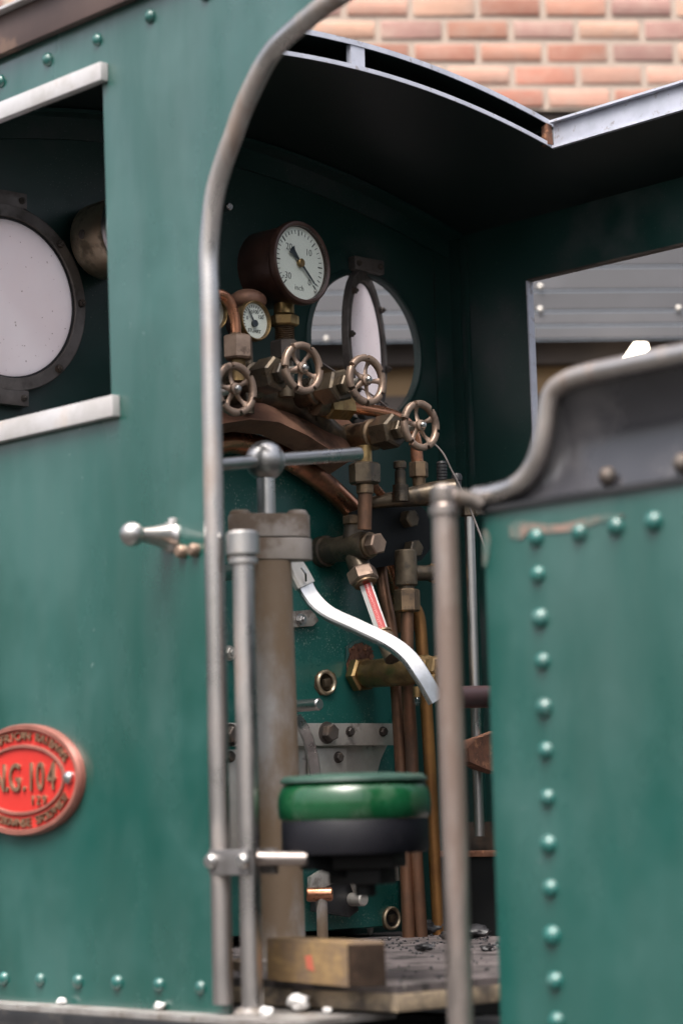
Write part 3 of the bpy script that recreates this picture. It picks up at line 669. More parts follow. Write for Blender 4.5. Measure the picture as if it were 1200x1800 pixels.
# ================================================================== BACKHEAD
BX = .15
def bh_outline():
    pts = []
    for i in range(21):
        a = math.radians(150-120*i/20); pts.append((YC+.50*math.cos(a), .56+.50*math.sin(a)))
    hw = .432
    pts = [(YC-hw, .02), (YC-hw, .80)] + [p for p in pts if abs(p[0]-YC) < hw-.005] + [(YC+hw, .80), (YC+hw, .02)]
    return [V((.001, y, z)) for y, z in pts]
bk = thing('boiler_backhead', 'green painted boiler backhead dotted with pale specks, inside the cab', 'boiler', (.1, YC, 0))
bplate = MB().plate(bh_outline(), V((BX-.001, 0, 0)), bev=.014).build('face_plate', GREEN_BACK, bk)
def plug(px, py, r):
    p = P(px, py, 'X', BX)
    MB().ring(p-EX*.004, EX, r, r*.70, .013, n=32, ch=.003).build('washout_plug_ring', NICKEL, bk)
    MB().cyl(p-EX*.003, p+EX*.002, r*.71, n=24).build('washout_plug_recess', BLACK, bk)
    MB().box(p+EX*.004, (.012, r*.62, r*.62), rot=Matrix.Rotation(.2, 3, 'X'), bev=.002).build('washout_plug', GREASE, bk)
plug(571, 1200, .028); plug(686, 1614, .026)
# peeled rusty patch round the lower gauge cock
def patch(pts, x, m, name, th=.002):
    MB().plate([P(a, b, 'X', x) for a, b in pts], V((th, 0, 0))).build(name, m, bk)
patch([(612, 1140), (622, 1130), (634, 1128), (640, 1138), (648, 1142), (655, 1150), (652, 1165), (640, 1170), (628, 1185), (618, 1192), (611, 1180), (608, 1168), (613, 1155)], BX+.0012, RUSTY, 'rust_patch')
mb = MB(); rr_ = random.Random(4)
for _ in range(46):
    q = P(rr_.uniform(612, 652), rr_.uniform(1134, 1186), 'X', BX+.003); z_ = rr_.uniform(.004, .009)
    mb.box(q, (rr_.uniform(.003, .008), z_, z_*rr_.uniform(.7, 1.6)), rot=Matrix.Rotation(rr_.uniform(0, 3), 3, 'X'))
mb.jitter(.0012, 3).build('rust_flakes', RUSTY, bk)
patch([(608, 1136), (620, 1127), (636, 1122), (642, 1132), (636, 1129), (622, 1132), (614, 1141), (612, 1154), (607, 1164)], BX+.0030, GREEN_BACK, 'peeling_paint')
patch([(553, 1190), (560, 1180), (575, 1176), (588, 1184), (592, 1200), (585, 1216), (578, 1222), (562, 1222), (552, 1208)], BX+.0008, GREASE, 'plug_stain', .0012)
# bracket with bolt at left
tb = MB().plate([P(a, b, 'X', BX+.004) for a, b in ((500, 1076), (545, 1072), (555, 1092), (545, 1101), (500, 1104))], V((.010, 0, 0)), bev=.002).build('bracket_tab', GREYSTEEL, bk)
bolt_to(bk, P(528, 1090, 'X', BX+.014), EX, .011, .012, STEEL)

bolt_to(bk, P(402, 1148, 'X', BX), EX, .013, .012, GREYSTEEL)
# fire-door gear
fd = thing('firehole_door_gear', 'grey steel firehole door slide rail with bolts and plates on backhead', 'fire door', P(560, 1320, 'X', BX))
def xplate(pts, x, th, m, name, par, bev=.0015): return MB().plate([P(a, b, 'X', x) for a, b in pts], V((th, 0, 0)), bev=bev).build(name, m, par)
xplate([(396, 1271), (686, 1272), (688, 1310), (396, 1312)], BX+.03, .012, GREYSTEEL, 'slide_rail', fd)
for x, y, r, h in ((500, 1286, .010, .008), (574, 1288, .019, .022), (614, 1286, .009, .010), (672, 1286, .009, .010), (404, 1292, .019, .022)):
    bolt_to(fd, P(x, y, 'X', BX+.042), EX, r, h, IRON, nub=False)
xplate([(480, 1308), (676, 1309), (664, 1335), (655, 1368), (650, 1400), (480, 1400)], BX+.004, .010, GREYSTEEL, 'door_plate', fd)
xplate([(540, 1316), (603, 1315), (603, 1352), (598, 1380), (540, 1390)], BX+.018, .010, GREYSTEEL, 'door_plate', fd)
xplate([(385, 1318), (520, 1318), (520, 1500), (385, 1500)], BX+.018, .010, GREYSTEEL, 'door_plate', fd)
bolt_to(fd, P(594, 1331, 'X', BX+.028), EX, .010, .010, IRON, nub=False); bolt_to(fd, P(404, 1330, 'X', BX+.028), EX, .010, .010, IRON, nub=False)
xplate([(540, 1542), (575, 1520), (692, 1512), (695, 1548), (625, 1552), (606, 1542), (540, 1570)], BX+.03, .012, GREYSTEEL, 'lower_rail', fd)
bolt_to(fd, P(668, 1532, 'X', BX+.042), EX, .017, .02, IRON, nub=False); bolt_to(fd, P(682, 1530, 'X', BX+.042), EX, .009, .01, IRON, nub=False)
xplate([(612, 1545), (638, 1545), (643, 1572), (634, 1582), (624, 1580)], BX+.045, .010, GREYSTEEL, 'catch_lever', fd)
c0 = P(640, 1581, 'X', BX+.075); MB().cyl(c0-EX*.045, c0, .0145, n=20, ch=.003).build('catch_pin', GREYSTEEL, fd)
xplate([(545, 1560), (607, 1548), (622, 1600), (606, 1612), (545, 1602)], BX+.02, .016, BLACK, 'ash_shield', fd)
# curved door handle and rod
hpts = [P(520, 1262, 'X', BX+.12), P(532, 1278, 'X', BX+.12), P(542, 1302, 'X', BX+.11), P(550, 1335, 'X', BX+.09), P(556, 1375, 'X', BX+.08)]
tag(MB().ribbon(hpts, .024, .008, (.8, -.5, .3)).build('fire_door_handle', LEVER), 'curved flat steel fire door handle beside the brake column', 'handle')
e = P(562, 1238, 'X', BX+.20)
tag(MB().cyl(e-EX*.20, e, .0125, n=24, ch=.003).build('damper_rod', STEEL), 'short bright steel rod pointing out of the backhead below the washout plug', 'rod')

# ================================================================== GAUGES
def gauge(name, label, c, n_, r, L, case, rimm, dial_fn, drop=.012):
    n_ = V(n_).normalized(); t = thing(name, label, 'gauge', c-n_*L)
    MB().lathe(c-n_*L, n_, [(0, 0), (0, r*.90), (.004, r*.93), (L-.022, r*.93), (L-.018, r*.98), (L-.018, r)], 56).build('case', case, t)
    MB().lathe(c-n_*.0195, n_, [(0, r*.985), (.002, r), (.014, r*1.0), (.0185, r*.975), (.0195, r*.935), (.017, r*.885), (.008, r*.875), (.0, r*.875)], 64, closed=True).build('bezel', rimm, t)
    ey = EZ-n_*n_.z; ey.normalize(); ex = ey.cross(n_)          # ex: to the right seen from the front
    d0 = c-n_*drop
    MB().lathe(d0-n_*.003, n_, [(0, 0), (0, r*.874), (.003, r*.874), (.003, 0)], 56).build('dial', DIAL, t)
    dial_fn(t, d0+n_*.0006, n_, ex, ey, r)
    MB().lathe(c-n_*.0045, n_, [(0, 0), (0, r*.876), (.0015, r*.876), (.0015, 0)], 56).build('cover_glass', GLASS, t)
    return t
def marks(o, n_, ex, ey, angs, r0, r1, wd):
    mb = MB()
    for a in angs:
        a = math.radians(a); d = ex*math.cos(a)+ey*math.sin(a); s_ = n_.cross(d)
        mb.bar(o+d*r0, o+d*r1, s_*wd/2, n_*.0004)
    return mb
def big_dial(t, o, n_, ex, ey, r):
    marks(o, n_, ex, ey, [-45+9*i for i in range(31) if i % 5], r*.70, r*.79, r*.016).build('scale_marks', INK, t)
    marks(o, n_, ex, ey, [-45+45*i for i in range(7)], r*.66, r*.80, r*.028).build('scale_marks', INK, t)
    for s, x, y, sz in (('10', .34, .30, .24), ('0', .34, -.42, .22), ('-30', -.44, -.36, .24), ('20', -.34, .34, .24), ('inch', -.02, -.60, .20)):
        text_mesh(s, r*sz*.98, .0003, INK, o+ex*r*x+ey*r*y, ex, ey, 'lettering', t, bold=-r*.0035)
    a = math.radians(-43); d = ex*math.cos(a)+ey*math.sin(a); s_ = n_.cross(d); h = o+n_*.0045
    MB().plate([h-d*r*.12+s_*r*.035, h-d*r*.34+s_*r*.075, h-d*r*.42+s_*r*.13, h-d*r*.45, h-d*r*.42-s_*r*.13, h-d*r*.34-s_*r*.075, h-d*r*.12-s_*r*.035, h+d*r*.60-s_*r*.022, h+d*r*.72, h+d*r*.60+s_*r*.022], n_*.0008).build('needle', NEEDLE, t)
    MB().cyl(o, o+n_*.009, r*.10, n=24, ch=.001).build('needle_hub', BRASS, t)
    p = o+ex*r*.52-ey*r*.60
    MB().cyl(p, p+n_*.005, r*.035, n=12, ch=.001).build('stop_pin', STEEL, t)
def small_dial(t, o, n_, ex, ey, r):
    marks(o, n_, ex, ey, [30+12*i for i in range(16)], r*.66, r*.78, r*.035).build('scale_marks', INK, t)
    for s, x, y in (('100', .12, .46), ('150', .44, .24), ('50', -.22, .42), ('0', -.46, .1)):
        text_mesh(s, r*.27, .0003, INK, o+ex*r*x+ey*r*y, ex, ey, 'lettering', t)
    text_mesh('STUART', r*.24, .0003, INK, o-ey*r*.50, ex, ey, 'lettering', t)
    a = math.radians(122); d = ex*math.cos(a)+ey*math.sin(a); s_ = n_.cross(d); h = o+n_*.003; hb = o-ey*r*.14-ex*r*.04+n_*.003
    MB().plate([hb-s_*r*.06, hb+s_*r*.06, hb+d*r*.78+s_*r*.02, hb+d*r*.80-s_*r*.02], n_*.0006).build('needle', NEEDLE, t)
    MB().cyl(hb-n_*.003, hb+n_*.003, r*.17, n=24).build('needle_hub', NEEDLE, t)
GX = .32
gn = V((math.cos(.10), math.sin(.10), 0))
gc = P(533, 461, 'X', GX)
gauge('vacuum_gauge', 'large dark brown round gauge with white dial marked inch', gc, gn, .0895, .115, GAUGEB, GAUGEB, big_dial)
sg = P(452, 563, 'X', GX)
gauge('small_pressure_gauge', 'small brass-rimmed white dial gauge below the large brown gauge', sg, V((1, .06, 0)), .0425, .055, GAUGEB, BRASS, small_dial, .009)
sg2 = P(375, 545, 'X', GX)
gauge('small_pressure_gauge', 'small brass-rimmed gauge almost hidden behind the doorway moulding', sg2, V((1, .06, 0)), .0425, .055, GAUGEB, BRASS, small_dial, .009)
def plain_dial(t, o, n_, ex, ey, r):
    marks(o, n_, ex, ey, [-45+18*i for i in range(16)], r*.68, r*.80, r*.02).build('scale_marks', INK, t)
    MB().bar(o-ex*r*.2+n_*.004, o+ex*r*.6+n_*.004, ey*r*.025, n_*.0004).build('needle', NEEDLE, t)
lg = P(246, 404, 'X', .165)
tg = gauge('nickel_gauge', 'tarnished nickel drum gauge half hidden behind the green window pillar', lg, EX, .087, .135, NICKEL, STEEL, plain_dial)
q = P(163, 413, 'X', .08)
_n = (q-V((q.x, lg.y, lg.z))).normalized(); q = V((.075, lg.y, lg.z))+_n*.081
MB().lathe(q-_n*.001, _n, [(0, 0), (0, .010), (.003, .0095), (.004, .007), (.004, 0)], 14).build('case_screw', IRON, tg)
MB().cyl((.0005, lg.y, lg.z), (.031, lg.y, lg.z), .03).build('wall_mount', IRON, tg)
q = P(404, 363, 'X', .07)
tag(MB().cyl((.0005, q.y, q.z), (.05, q.y, q.z), .006, n=14).cyl((.05, q.y, q.z), (.072, q.y, q.z), .0088, n=18, ch=.002).build('wall_stud', STEEL), 'short bright stud on the front plate beside the doorway moulding', 'stud')

# ================================================================== STEAM MANIFOLD AND VALVES
MX = .22
wheels = [P(413, 684, 'X', .45), P(531, 647, 'X', .45), P(643, 668, 'X', .45), P(738, 748, 'X', .45)]
man = thing('steam_manifold', 'brown arched cast steam manifold across the top of the backhead', 'manifold', (MX, YC, 1.0))
# arched casting: front face traced on the plane X = MX+.05
lowp = [(330, 765), (390, 745), (440, 737), (490, 742), (540, 765), (590, 797), (612, 812)]
topp = [(640, 770), (612, 737), (580, 712), (545, 697), (500, 690), (450, 690), (400, 700), (330, 720)]
MB().plate([P(a, b, 'X', MX+.075) for a, b in lowp]+[P(a, b, 'X', MX-.01) for a, b in topp], V((-.06, 0, -.02)), bev=.006).build('arch_casting', CAST, man)
pipe = [V((MX, p.y, p.z)) for p in wheels]
MB().tube([pipe[0]+V((0, -.16, -.06)), pipe[0]+V((0, 0, -.012)), pipe[1]+V((0, 0, -.012)), pipe[2]+V((0, 0, -.01)), pipe[3]+V((0, -.055, .005)), pipe[3]+V((0, -.005, -.01))], .036, n=24).build('header_pipe', GREASE, man)
MB().sphere(pipe[3]+V((0, 0, -.008)), .040).build('end_boss', GREASE, man)
# stand-off brackets down to the backhead / wall
MB().bar((.001, YC-.05, 1.10), (MX-.05, YC-.05, 1.10), EY*.03, EZ*.02).build('wall_bracket', IRON, man)

def handwheel(c, ax, R, parent, rot, m=BRONZE):
    ax, a, b = frame(ax); mb = MB(); n = 144; prof_n = 12
    rings = []
    for i in range(n):
        t = 2*math.pi*i/n; u = (t*6/(2*math.pi)) % 1.0
        d = abs(u-.5)                      # scallop: a notch at u = .5
        cut = .0075*min(1, 2.2*max(0, 1-(d/.075)**2)) if d < .075 else 0
        e = a*math.cos(t+rot)+b*math.sin(t+rot)
        ring = []
        for k in range(prof_n):
            f = 2*math.pi*k/prof_n
            rr = R-.0070+.0070*max(-1, min(1, 1.25*math.cos(f))); h = .0072*max(-1, min(1, 1.25*math.sin(f)))
            if math.cos(f) > .1: rr -= cut
            ring.append(mb.bm.verts.new(V(c)+e*rr+ax*h))
        rings.append(ring)
    for i in range(n):
        A, B = rings[i], rings[(i+1) % n]
        for k in range(prof_n): mb.bm.faces.new((A[k], A[(k+1) % prof_n], B[(k+1) % prof_n], B[k]))
    w_ = mb.build('handwheel_rim', m, parent, 60)
    for i in range(5):
        t = 2*math.pi*i/5+rot+.3; e = a*math.cos(t)+b*math.sin(t); s_ = ax.cross(e)
        sp = MB(); L_ = []
        for u in (0, .2, .45, .7, .88, 1.0):
            rr = .009+(R-.018)*u; h = -.006*math.sin(u*math.pi)-.003*(1-u); wd = .0072-.0026*math.sin(u*math.pi)+(.006 if u > .95 else .0015 if u > .8 else 0)
            L_.append([sp.bm.verts.new(V(c)+e*rr+s_*x*wd+ax*(h+y*.0026)) for x, y in ((-1, 0), (-.6, 1), (.6, 1), (1, 0), (.6, -1), (-.6, -1))])
        for A, B in zip(L_, L_[1:]):
            for k in range(6): sp.bm.faces.new((A[k], A[(k+1) % 6], B[(k+1) % 6], B[k]))
        sp.bm.faces.new(L_[0][::-1]); sp.bm.faces.new(L_[-1]); sp.build('spoke', m, w_, 60)
    MB().lathe(V(c)-ax*.010, ax, [(0, 0), (0, .010), (.010, .0125), (.015, .012), (.017, .009), (.017, 0)], 20).build('hub', m, w_)
    MB().lathe(V(c)+ax*.007, ax, [(0, 0), (0, .0078), (.004, .0075), (.007, .005), (.008, 0)], 16).build('stem_end', STEEL, w_)
    return w_
vlab = ['handwheel valve nearest the doorway moulding, partly hidden by it', 'handwheel valve directly below the large brown gauge', 'handwheel valve in front of the swung-open round window', 'handwheel valve at the far right lower end of the manifold']
for i, c in enumerate(wheels):
    v = thing('steam_valve', 'bronze '+vlab[i], 'valve', V((MX, c.y, c.z)), 'handwheel valves on the steam manifold')
    x0 = MX+.02
    if i == 3: MB().cyl((MX-.06, c.y, c.z), (x0+.001, c.y, c.z), .033, n=28, ch=.003).build('tail', GREASE, v)
    MB().lathe((x0, c.y, c.z), EX, [(0, 0), (0, .031), (.055, .031), (.060, .034), (.072, .034), (.075, .029), (.085, .029), (.085, 0)], 28).build('body', GREASE if i != 3 else NUT, v)
    MB().hex((x0+.084, c.y, c.z), (x0+.140, c.y, c.z), .037, rot=.3+.5*i).build('bonnet_nut', GREASE, v)
    MB().hex((x0+.1395, c.y, c.z), (x0+.160, c.y, c.z), .022, rot=.1).build('gland_nut', GREASE, v)
    MB().cyl((x0+.159, c.y, c.z), (.446, c.y, c.z), .0082, n=16).build('stem', GREYSTEEL, v)
    handwheel(c, EX, .0535, v, .4*i+.2)

# gauge siphon fittings
gm = gc-gn*.058
sf = thing('gauge_union', 'brass union nut and threaded neck carrying the large brown gauge', 'pipe fitting', V((gm.x, gm.y, pipe[1].z)))
zt_ = gm.z-.083
MB().cyl((gm.x, gm.y, zt_-.022), (gm.x, gm.y, zt_+.012), .022, n=24, ch=.003).build('neck', BRASS, sf)
MB().hex((gm.x, gm.y, zt_-.046), (gm.x, gm.y, zt_-.0215), .031).build('union_nut', BRASS, sf)
prof = [(0, 0)]; zb = zt_-.046; L_ = .032
for k_ in range(8): prof += [(L_*k_/8, .0185), (L_*(k_+.5)/8, .0215)]
prof += [(L_, .0185), (L_, 0)]
MB().lathe((gm.x, gm.y, zb-L_+.001), EZ, prof, 24).build('thread', NUT, sf)
MB().hex((gm.x, gm.y, zb-L_-.042), (gm.x, gm.y, zb-L_+.001), .032, rot=.6).build('lower_nut', IRON, sf)
MB().cyl((gm.x, gm.y, pipe[1].z-.02), (gm.x, gm.y, zb-L_-.041), .018).build('riser', GREASE, sf)
# small gauge stems
for s_, nm in ((sg, 'visible'), (sg2, 'hidden')):
    f = MB().cyl((GX-.03, s_.y, pipe[0].z-.01), (GX-.03, s_.y, s_.z-.04), .010, n=14).build('gauge_stem', GREASE)
    f.name = 'stem'; f.parent = man; f.matrix_parent_inverse = wmat(man).inverted()
q = P(437, 528, 'X', .26)
tag(MB().sphere(q, .034, (1, 1.2, .7)).cyl((.001, q.y, q.z), (.26, q.y, q.z), .022).build('gauge_bracket', CAST), 'rounded brown bracket behind the small brass-rimmed gauge', 'bracket')
# copper pipe with union nut beside the small gauge
XP = .33
pts = [P(330, 560, 'X', XP-.04), P(352, 528, 'X', XP-.02), P(378, 516, 'X', XP), P(400, 526, 'X', XP), P(412, 556, 'X', XP), P(415, 600, 'X', XP)]
cp = thing('syphon_pipe', 'hooked reddish copper pipe entering a brown union nut beside the doorway', 'pipe', P(418, 650, 'X', XP))
MB().tube(pts, .0112, n=16).build('pipe', COPPER, cp)
a = P(415, 592, 'X', XP); MB().cyl(a-EZ*.012, a+EZ*.008, .0145, n=20, ch=.003).build('collar', NUT, cp)
a = P(418, 590, 'X', XP); b = P(419, 632, 'X', XP); b.x, b.y = a.x, a.y
MB().hex(b, a, .031, rot=.75).build('union_nut', BRONZE, cp)
MB().cyl(b-EZ*.045, b+EZ*.001, .015, n=20).build('stub', BRASS, cp)

# ================================================================== PIPES
def pipe_obj(pts, r, m, label, name='copper_pipe', n=16, cat='pipe', grp=None, sub=8):
    return tag(MB().tube(pts, r, n=n, sub=sub).build(name, m), label, cat, grp)
XA = BX+.030
pipe_obj([P(x, y, 'X', XA) for x, y in ((330, 800), (390, 779), (430, 780), (470, 790), (510, 808), (555, 838), (595, 872), (640, 918), (672, 962), (692, 1002), (706, 1055), (714, 1110))], .0245, COPPER,
         'thick copper pipe arching over the top of the green backhead')
# branch from valve 3 to valve-4 side, then down to the ejector nut
XB_ = .30
bn = thing('branch_pipe', 'copper branch pipe running behind the right handwheel down to a brown nut', 'pipe', P(735, 850, 'X', XB_))
MB().tube([P(x, y, 'X', XB_) for x, y in ((598, 714), (640, 719), (685, 729), (715, 745), (729, 772), (732, 800), (734, 830))], .0135, n=16).build('pipe', COPPER, bn)
a, b = P(570, 713, 'X', XB_), P(613, 716, 'X', XB_)
MB().hex(a, b, .029, rot=.4).build('union_nut', BRASS, bn)
MB().cyl(a+(a-b)*.4, a+(b-a)*.1, .022).build('elbow', GREASE, bn)
a = P(735, 812, 'X', XB_); b = P(736, 840, 'X', XB_); b.x, b.y = a.x, a.y
MB().hex(b, a, .021, rot=.5).build('union_nut', NUT, bn)
MB().cyl(b-EZ*.03, b+EZ*.001, .0135, .015, n=18).build('stub', NUT, bn)
# drop pipe under the right-hand valve
XD = .325
dp = thing('valve_drop_pipe', 'brown copper drop pipe with large hexagon nut below the manifold end', 'pipe', P(634, 905, 'X', XD))
a = P(640, 814, 'X', XD); b = P(637, 851, 'X', XD); b.x, b.y = a.x, a.y
t_ = P(648, 785, 'X', XD)
MB().cyl(a-EZ*.002, V((a.x, a.y, t_.z)), .017, n=18).build('threaded_neck', BRASS, dp)
MB().hex(b, a, .0335, rot=.2).build('union_nut', GREASE, dp)
c_ = P(635, 868, 'X', XD); c_.x, c_.y = a.x, a.y
MB().cyl(c_, b+EZ*.001, .0185, n=20, ch=.002).build('collar', NUT, dp)
d_ = P(633, 930, 'X', XD); d_.x, d_.y = a.x-.005, a.y
MB().cyl(d_, c_+EZ*.001, .0152, n=20).build('pipe', COPPERD, dp)

# ================================================================== WATER GAUGE
XG = .30
wg = thing('water_gauge', 'brass boiler water gauge with red backed glass tube on the backhead', 'water gauge', P(640, 1170, 'X', BX))
h = P(647, 958, 'X', XG)
MB().lathe((BX+.001, h.y, h.z), EX, [(0, 0), (0, .034), (.02, .034), (.022, .029), (.05, .027), (.09, .029), (.13, .031), (.145, .031), (.15, .029), (.15, 0)], 32).build('upper_arm', GREASE, wg)
MB().lathe((XG-.004, h.y, h.z), EX, [(0, 0), (0, .027), (.012, .027), (.014, .024), (.014, 0)], 28).build('plug_collar', NUT, wg)
MB().hex((XG+.009, h.y, h.z), (XG+.034, h.y, h.z), .024, rot=.2).build('plug_nut', BRONZE, wg)
xm = XG-.045
u = P(626, 935, 'X', xm); 
MB().lathe((xm, h.y, h.z+.020), EZ, [(0, 0), (0, .024), (.022, .021), (.026, .0215), (.028, .018), (.028, 0)], 24).build('top_neck', GREASE, wg)
MB().hex((xm, h.y, h.z+.0475), (xm, h.y, h.z+.068), .0225, rot=.5).build('top_plug', NUT, wg)
# tilted gauge glass axis
g0 = V((xm+.005, h.y, h.z-.02)); g1 = P(696, 1180, 'X', .385); ga = (g1-g0).normalized()
MB().cyl(g0, g0+ga*.035, .024, n=24).build('lower_neck', GREASE, wg)
MB().hex(g0+ga*.034, g0+ga*.066, .0325, rot=.5).build('upper_gland_nut', BRONZE, wg)
MB().cyl(g0+ga*.065, g0+ga*.072, .025, n=24, ch=.002).build('gland_collar', NUT, wg)
gl0, gl1 = g0+ga*.071, g0+ga*.190
sv = ga.cross(V((CAM-g0)).normalized()).normalized(); fv = sv.cross(ga).normalized()
MB().bar(gl0, gl1, sv*.0135, fv*.003, bev=.001).build('white_backing', WHITEG, wg)
MB().bar(gl0+fv*.0035-sv*.003, gl1+fv*.0035-sv*.003, sv*.0072, fv*.0012).build('red_stripe', REDG, wg)
MB().cyl(gl0, gl1, .0125, n=24).build('gauge_glass', GLASS, wg)
# lower cock
lc = P(634, 1186, 'X', BX+.015)
MB().hex((BX+.002, lc.y, lc.z), (BX+.030, lc.y, lc.z), .039, rot=.1).build('lower_flange_nut', BRASS, wg)
MB().lathe((BX+.029, lc.y, lc.z), EX, [(0, 0), (0, .027), (.01, .030), (.12, .032), (.19, .030), (.21, .024), (.21, 0)], 32).build('lower_arm', BRASS, wg)
pj = g0+ga*((lc.z-g0.z)/ga.z)
MB().cyl(pj+V((0, 0, .02)), g0+ga*.205, .022, .019, n=24).build('lower_neck', GREASE, wg)
MB().lathe(g0+ga*.188, ga, [(0, 0), (0, .020), (.004, .020), (.005, .017), (.010, .017), (.011, .021), (.02, .021), (.022, .018), (.022, 0)], 24).build('lower_gland_nut', NUT, wg)
MB().hex(V((BX+.235, lc.y, lc.z)), V((BX+.262, lc.y, lc.z)), .028, rot=.3).build('end_plug', BRASS, wg)
MB().cyl(V((BX+.26, lc.y, lc.z)), V((BX+.278, lc.y, lc.z)), .014, ch=.003).build('cock_spindle', BRASS, wg)
MB().hex(V((BX+.245, lc.y-.02, lc.z-.05)), V((BX+.245, lc.y-.02, lc.z-.015)), .021, rot=.3).build('drain_nut', BRASS, wg)
p0 = V((BX+.27, lc.y, lc.z)); MB().tube([p0, p0+V((.012, .006, -.02)), p0+V((.016, .006, -.05))], .010, n=14).build('cock_handle', BRASS, wg)
q = P(733, 1232, 'X', BX+.245); 
MB().cyl(V((q.x, q.y, q.z+.03)), V((q.x, q.y, q.z+.008)), .008, n=14).build('drain_spout', BRASS, wg)
MB().sphere(V((q.x, q.y, q.z)), .0095, (1, 1, 1.1), 16, 10).build('water_drop', glass('water', (.95, .97, .97)), wg)

# ================================================================== EJECTOR / LUBRICATOR BRACKET ON THE RIGHT
XE = .245
ej = thing('ejector', 'black bracket plate with oily ejector casting and bolts right of the water gauge', 'ejector', P(720, 940, 'X', XE))
out2 = [(640, 893), (700, 888)] + [(722+32*math.sin(t*math.pi/10), 916-30*math.cos(t*math.pi/10)) for t in range(6)] + [(756, 965), (740, 985), (650, 1000), (618, 990), (618, 900)]
MB().plate([P(a, b, 'X', XE) for a, b in out2], V((-.012, 0, 0)), bev=.002).build('bracket_plate', BLACKM, ej)
MB().bar(P(700, 940, 'X', .07), P(700, 940, 'X', XE-.02), EY*.05, EZ*.04).build('bracket_arm', BLACKM, ej)
for x, y in ((712, 913), (719, 966)):
    p = P(x, y, 'X', XE); MB().hex(p, p+EX*.026, .0205, rot=.2).build('bolt', GREASE, ej)
ca_ = P(650, 884, 'X', .24); cb_ = P(800, 862, 'X', .36)
MB().tube([ca_, ca_.lerp(cb_, .35), ca_.lerp(cb_, .7), cb_], .02, n=20, rs=[.013, .019, .026, .027]).build('ejector_body', GREASE, ej)
pz = P(704, 872, 'X', .30)
MB().lathe((pz.x, pz.y, pz.z-.012), EZ, [(0, 0), (0, .0195), (.022, .0185), (.023, .0175), (.036, .0175), (.037, .0125), (.066, .012), (.067, .0105), (.072, .0105), (.073, .0145), (.086, .0145), (.088, .012), (.088, 0)], 10).build('oil_cup', GREASE, ej)
pz = P(777, 862, 'X', .34); prof = [(0, 0), (0, .0095)]
for k_ in range(9): prof += [(.006+.0068*k_, .0118), (.006+.0068*k_+.0045, .0118), (.006+.0068*k_+.0056, .0103)]
prof += [(.069, .0118), (.074, .009), (.076, 0)]
MB().lathe((pz.x, pz.y, pz.z-.01), EZ, prof, 20).build('ribbed_grip', RUBBER, ej)
pz = P(803, 866, 'X', .36)
MB().lathe((pz.x, pz.y, pz.z-.02), EZ, [(0, 0), (0, .02), (.012, .016), (.020, .0098), (.045, .0098), (.046, .0115), (.056, .0122), (.062, .009), (.064, 0)], 20).build('plunger_knob', RUBBER, ej)
# steam column below
cx = P(713, 1002, 'X', .29)
sco = thing('injector_delivery', 'oily brown vertical fitting with hexagon nut feeding the copper down pipes', 'pipe fitting', cx)
MB().lathe((cx.x, cx.y, cx.z-.035), EZ, [(0, 0), (0, .022), (.003, .0245), (.075, .0245), (.078, .022), (.078, 0)], 24).build('body', GREASE, sco)
nz = P(719, 1036, 'X', .29).z; nz2 = P(719, 1076, 'X', .29).z
MB().cyl((cx.x, cx.y, nz-.002), (cx.x, cx.y, cx.z-.034), .018, n=20).build('neck', GREASE, sco)
MB().hex((cx.x+.001, cx.y, nz2), (cx.x+.001, cx.y, nz), .028, rot=.35).build('union_nut', NUT, sco)
MB().tube([V((cx.x, cx.y+.02, cx.z-.005)), V((cx.x+.01, cx.y+.05, cx.z-.005)), V((cx.x+.012, cx.y+.072, cx.z-.005))], .017, n=16).build('side_branch', GREASE, sco)
MB().hex(V((cx.x+.012, cx.y+.066, cx.z-.005)), V((cx.x+.012, cx.y+.10, cx.z-.005)), .023, rot=.4).build('branch_nut', BRASS, sco)
# down pipes
pipe_obj([V((cx.x, cx.y, nz2+.005)), V((cx.x-.005, cx.y, nz2-.15)), P(722, 1300, 'X', .26), P(728, 1450, 'X', .25), P(740, 1650, 'X', .24)], .0142, COPPERD, 'reddish brown copper down pipe in the middle of the three by the backhead edge')
pipe_obj([P(668, 990, 'X', .20), P(674, 1040, 'X', .21), P(686, 1100, 'X', .22), P(695, 1190, 'X', .23), P(702, 1300, 'X', .23), P(710, 1450, 'X', .23), P(718, 1655, 'X', .23)], .0138, COPPERD, 'dull brown copper down pipe nearest the backhead, leftmost of the three')
pipe_obj([P(722, 1060, 'X', .21), P(736, 1085, 'X', .215), P(742, 1150, 'X', .22), P(750, 1260, 'X', .22), P(757, 1380, 'X', .22), P(763, 1500, 'X', .22), P(772, 1655, 'X', .22)], .0138, COPPERO, 'orange brown copper down pipe, rightmost of the three by the backhead')
pipe_obj([P(652, 848, 'X', .27), P(664, 862, 'X', .26), P(676, 876, 'X', .25)], .0095, COPPER, 'short thin copper stub behind the hexagon nut', n=12)
pipe_obj([P(700, 986, 'X', .2), P(738, 1004, 'X', .21), P(755, 1000, 'X', .22)], .010, COPPER, 'short copper link pipe behind the oily vertical fitting', n=12)
# thin operating wire
pipe_obj([P(x, y, 'X', xx_) for x, y, xx_ in ((540, 622, .20), (570, 641, .22), (602, 662, .24), (650, 692, .27), (700, 731, .30), (768, 785, .38), (793, 826, .41), (825, 893, .44), (856, 975, .48), (865, 1010, .50))], .0022, FRAMEM,
         'thin steel operating wire slanting past the handwheels', name='operating_wire', n=8, cat='wire')
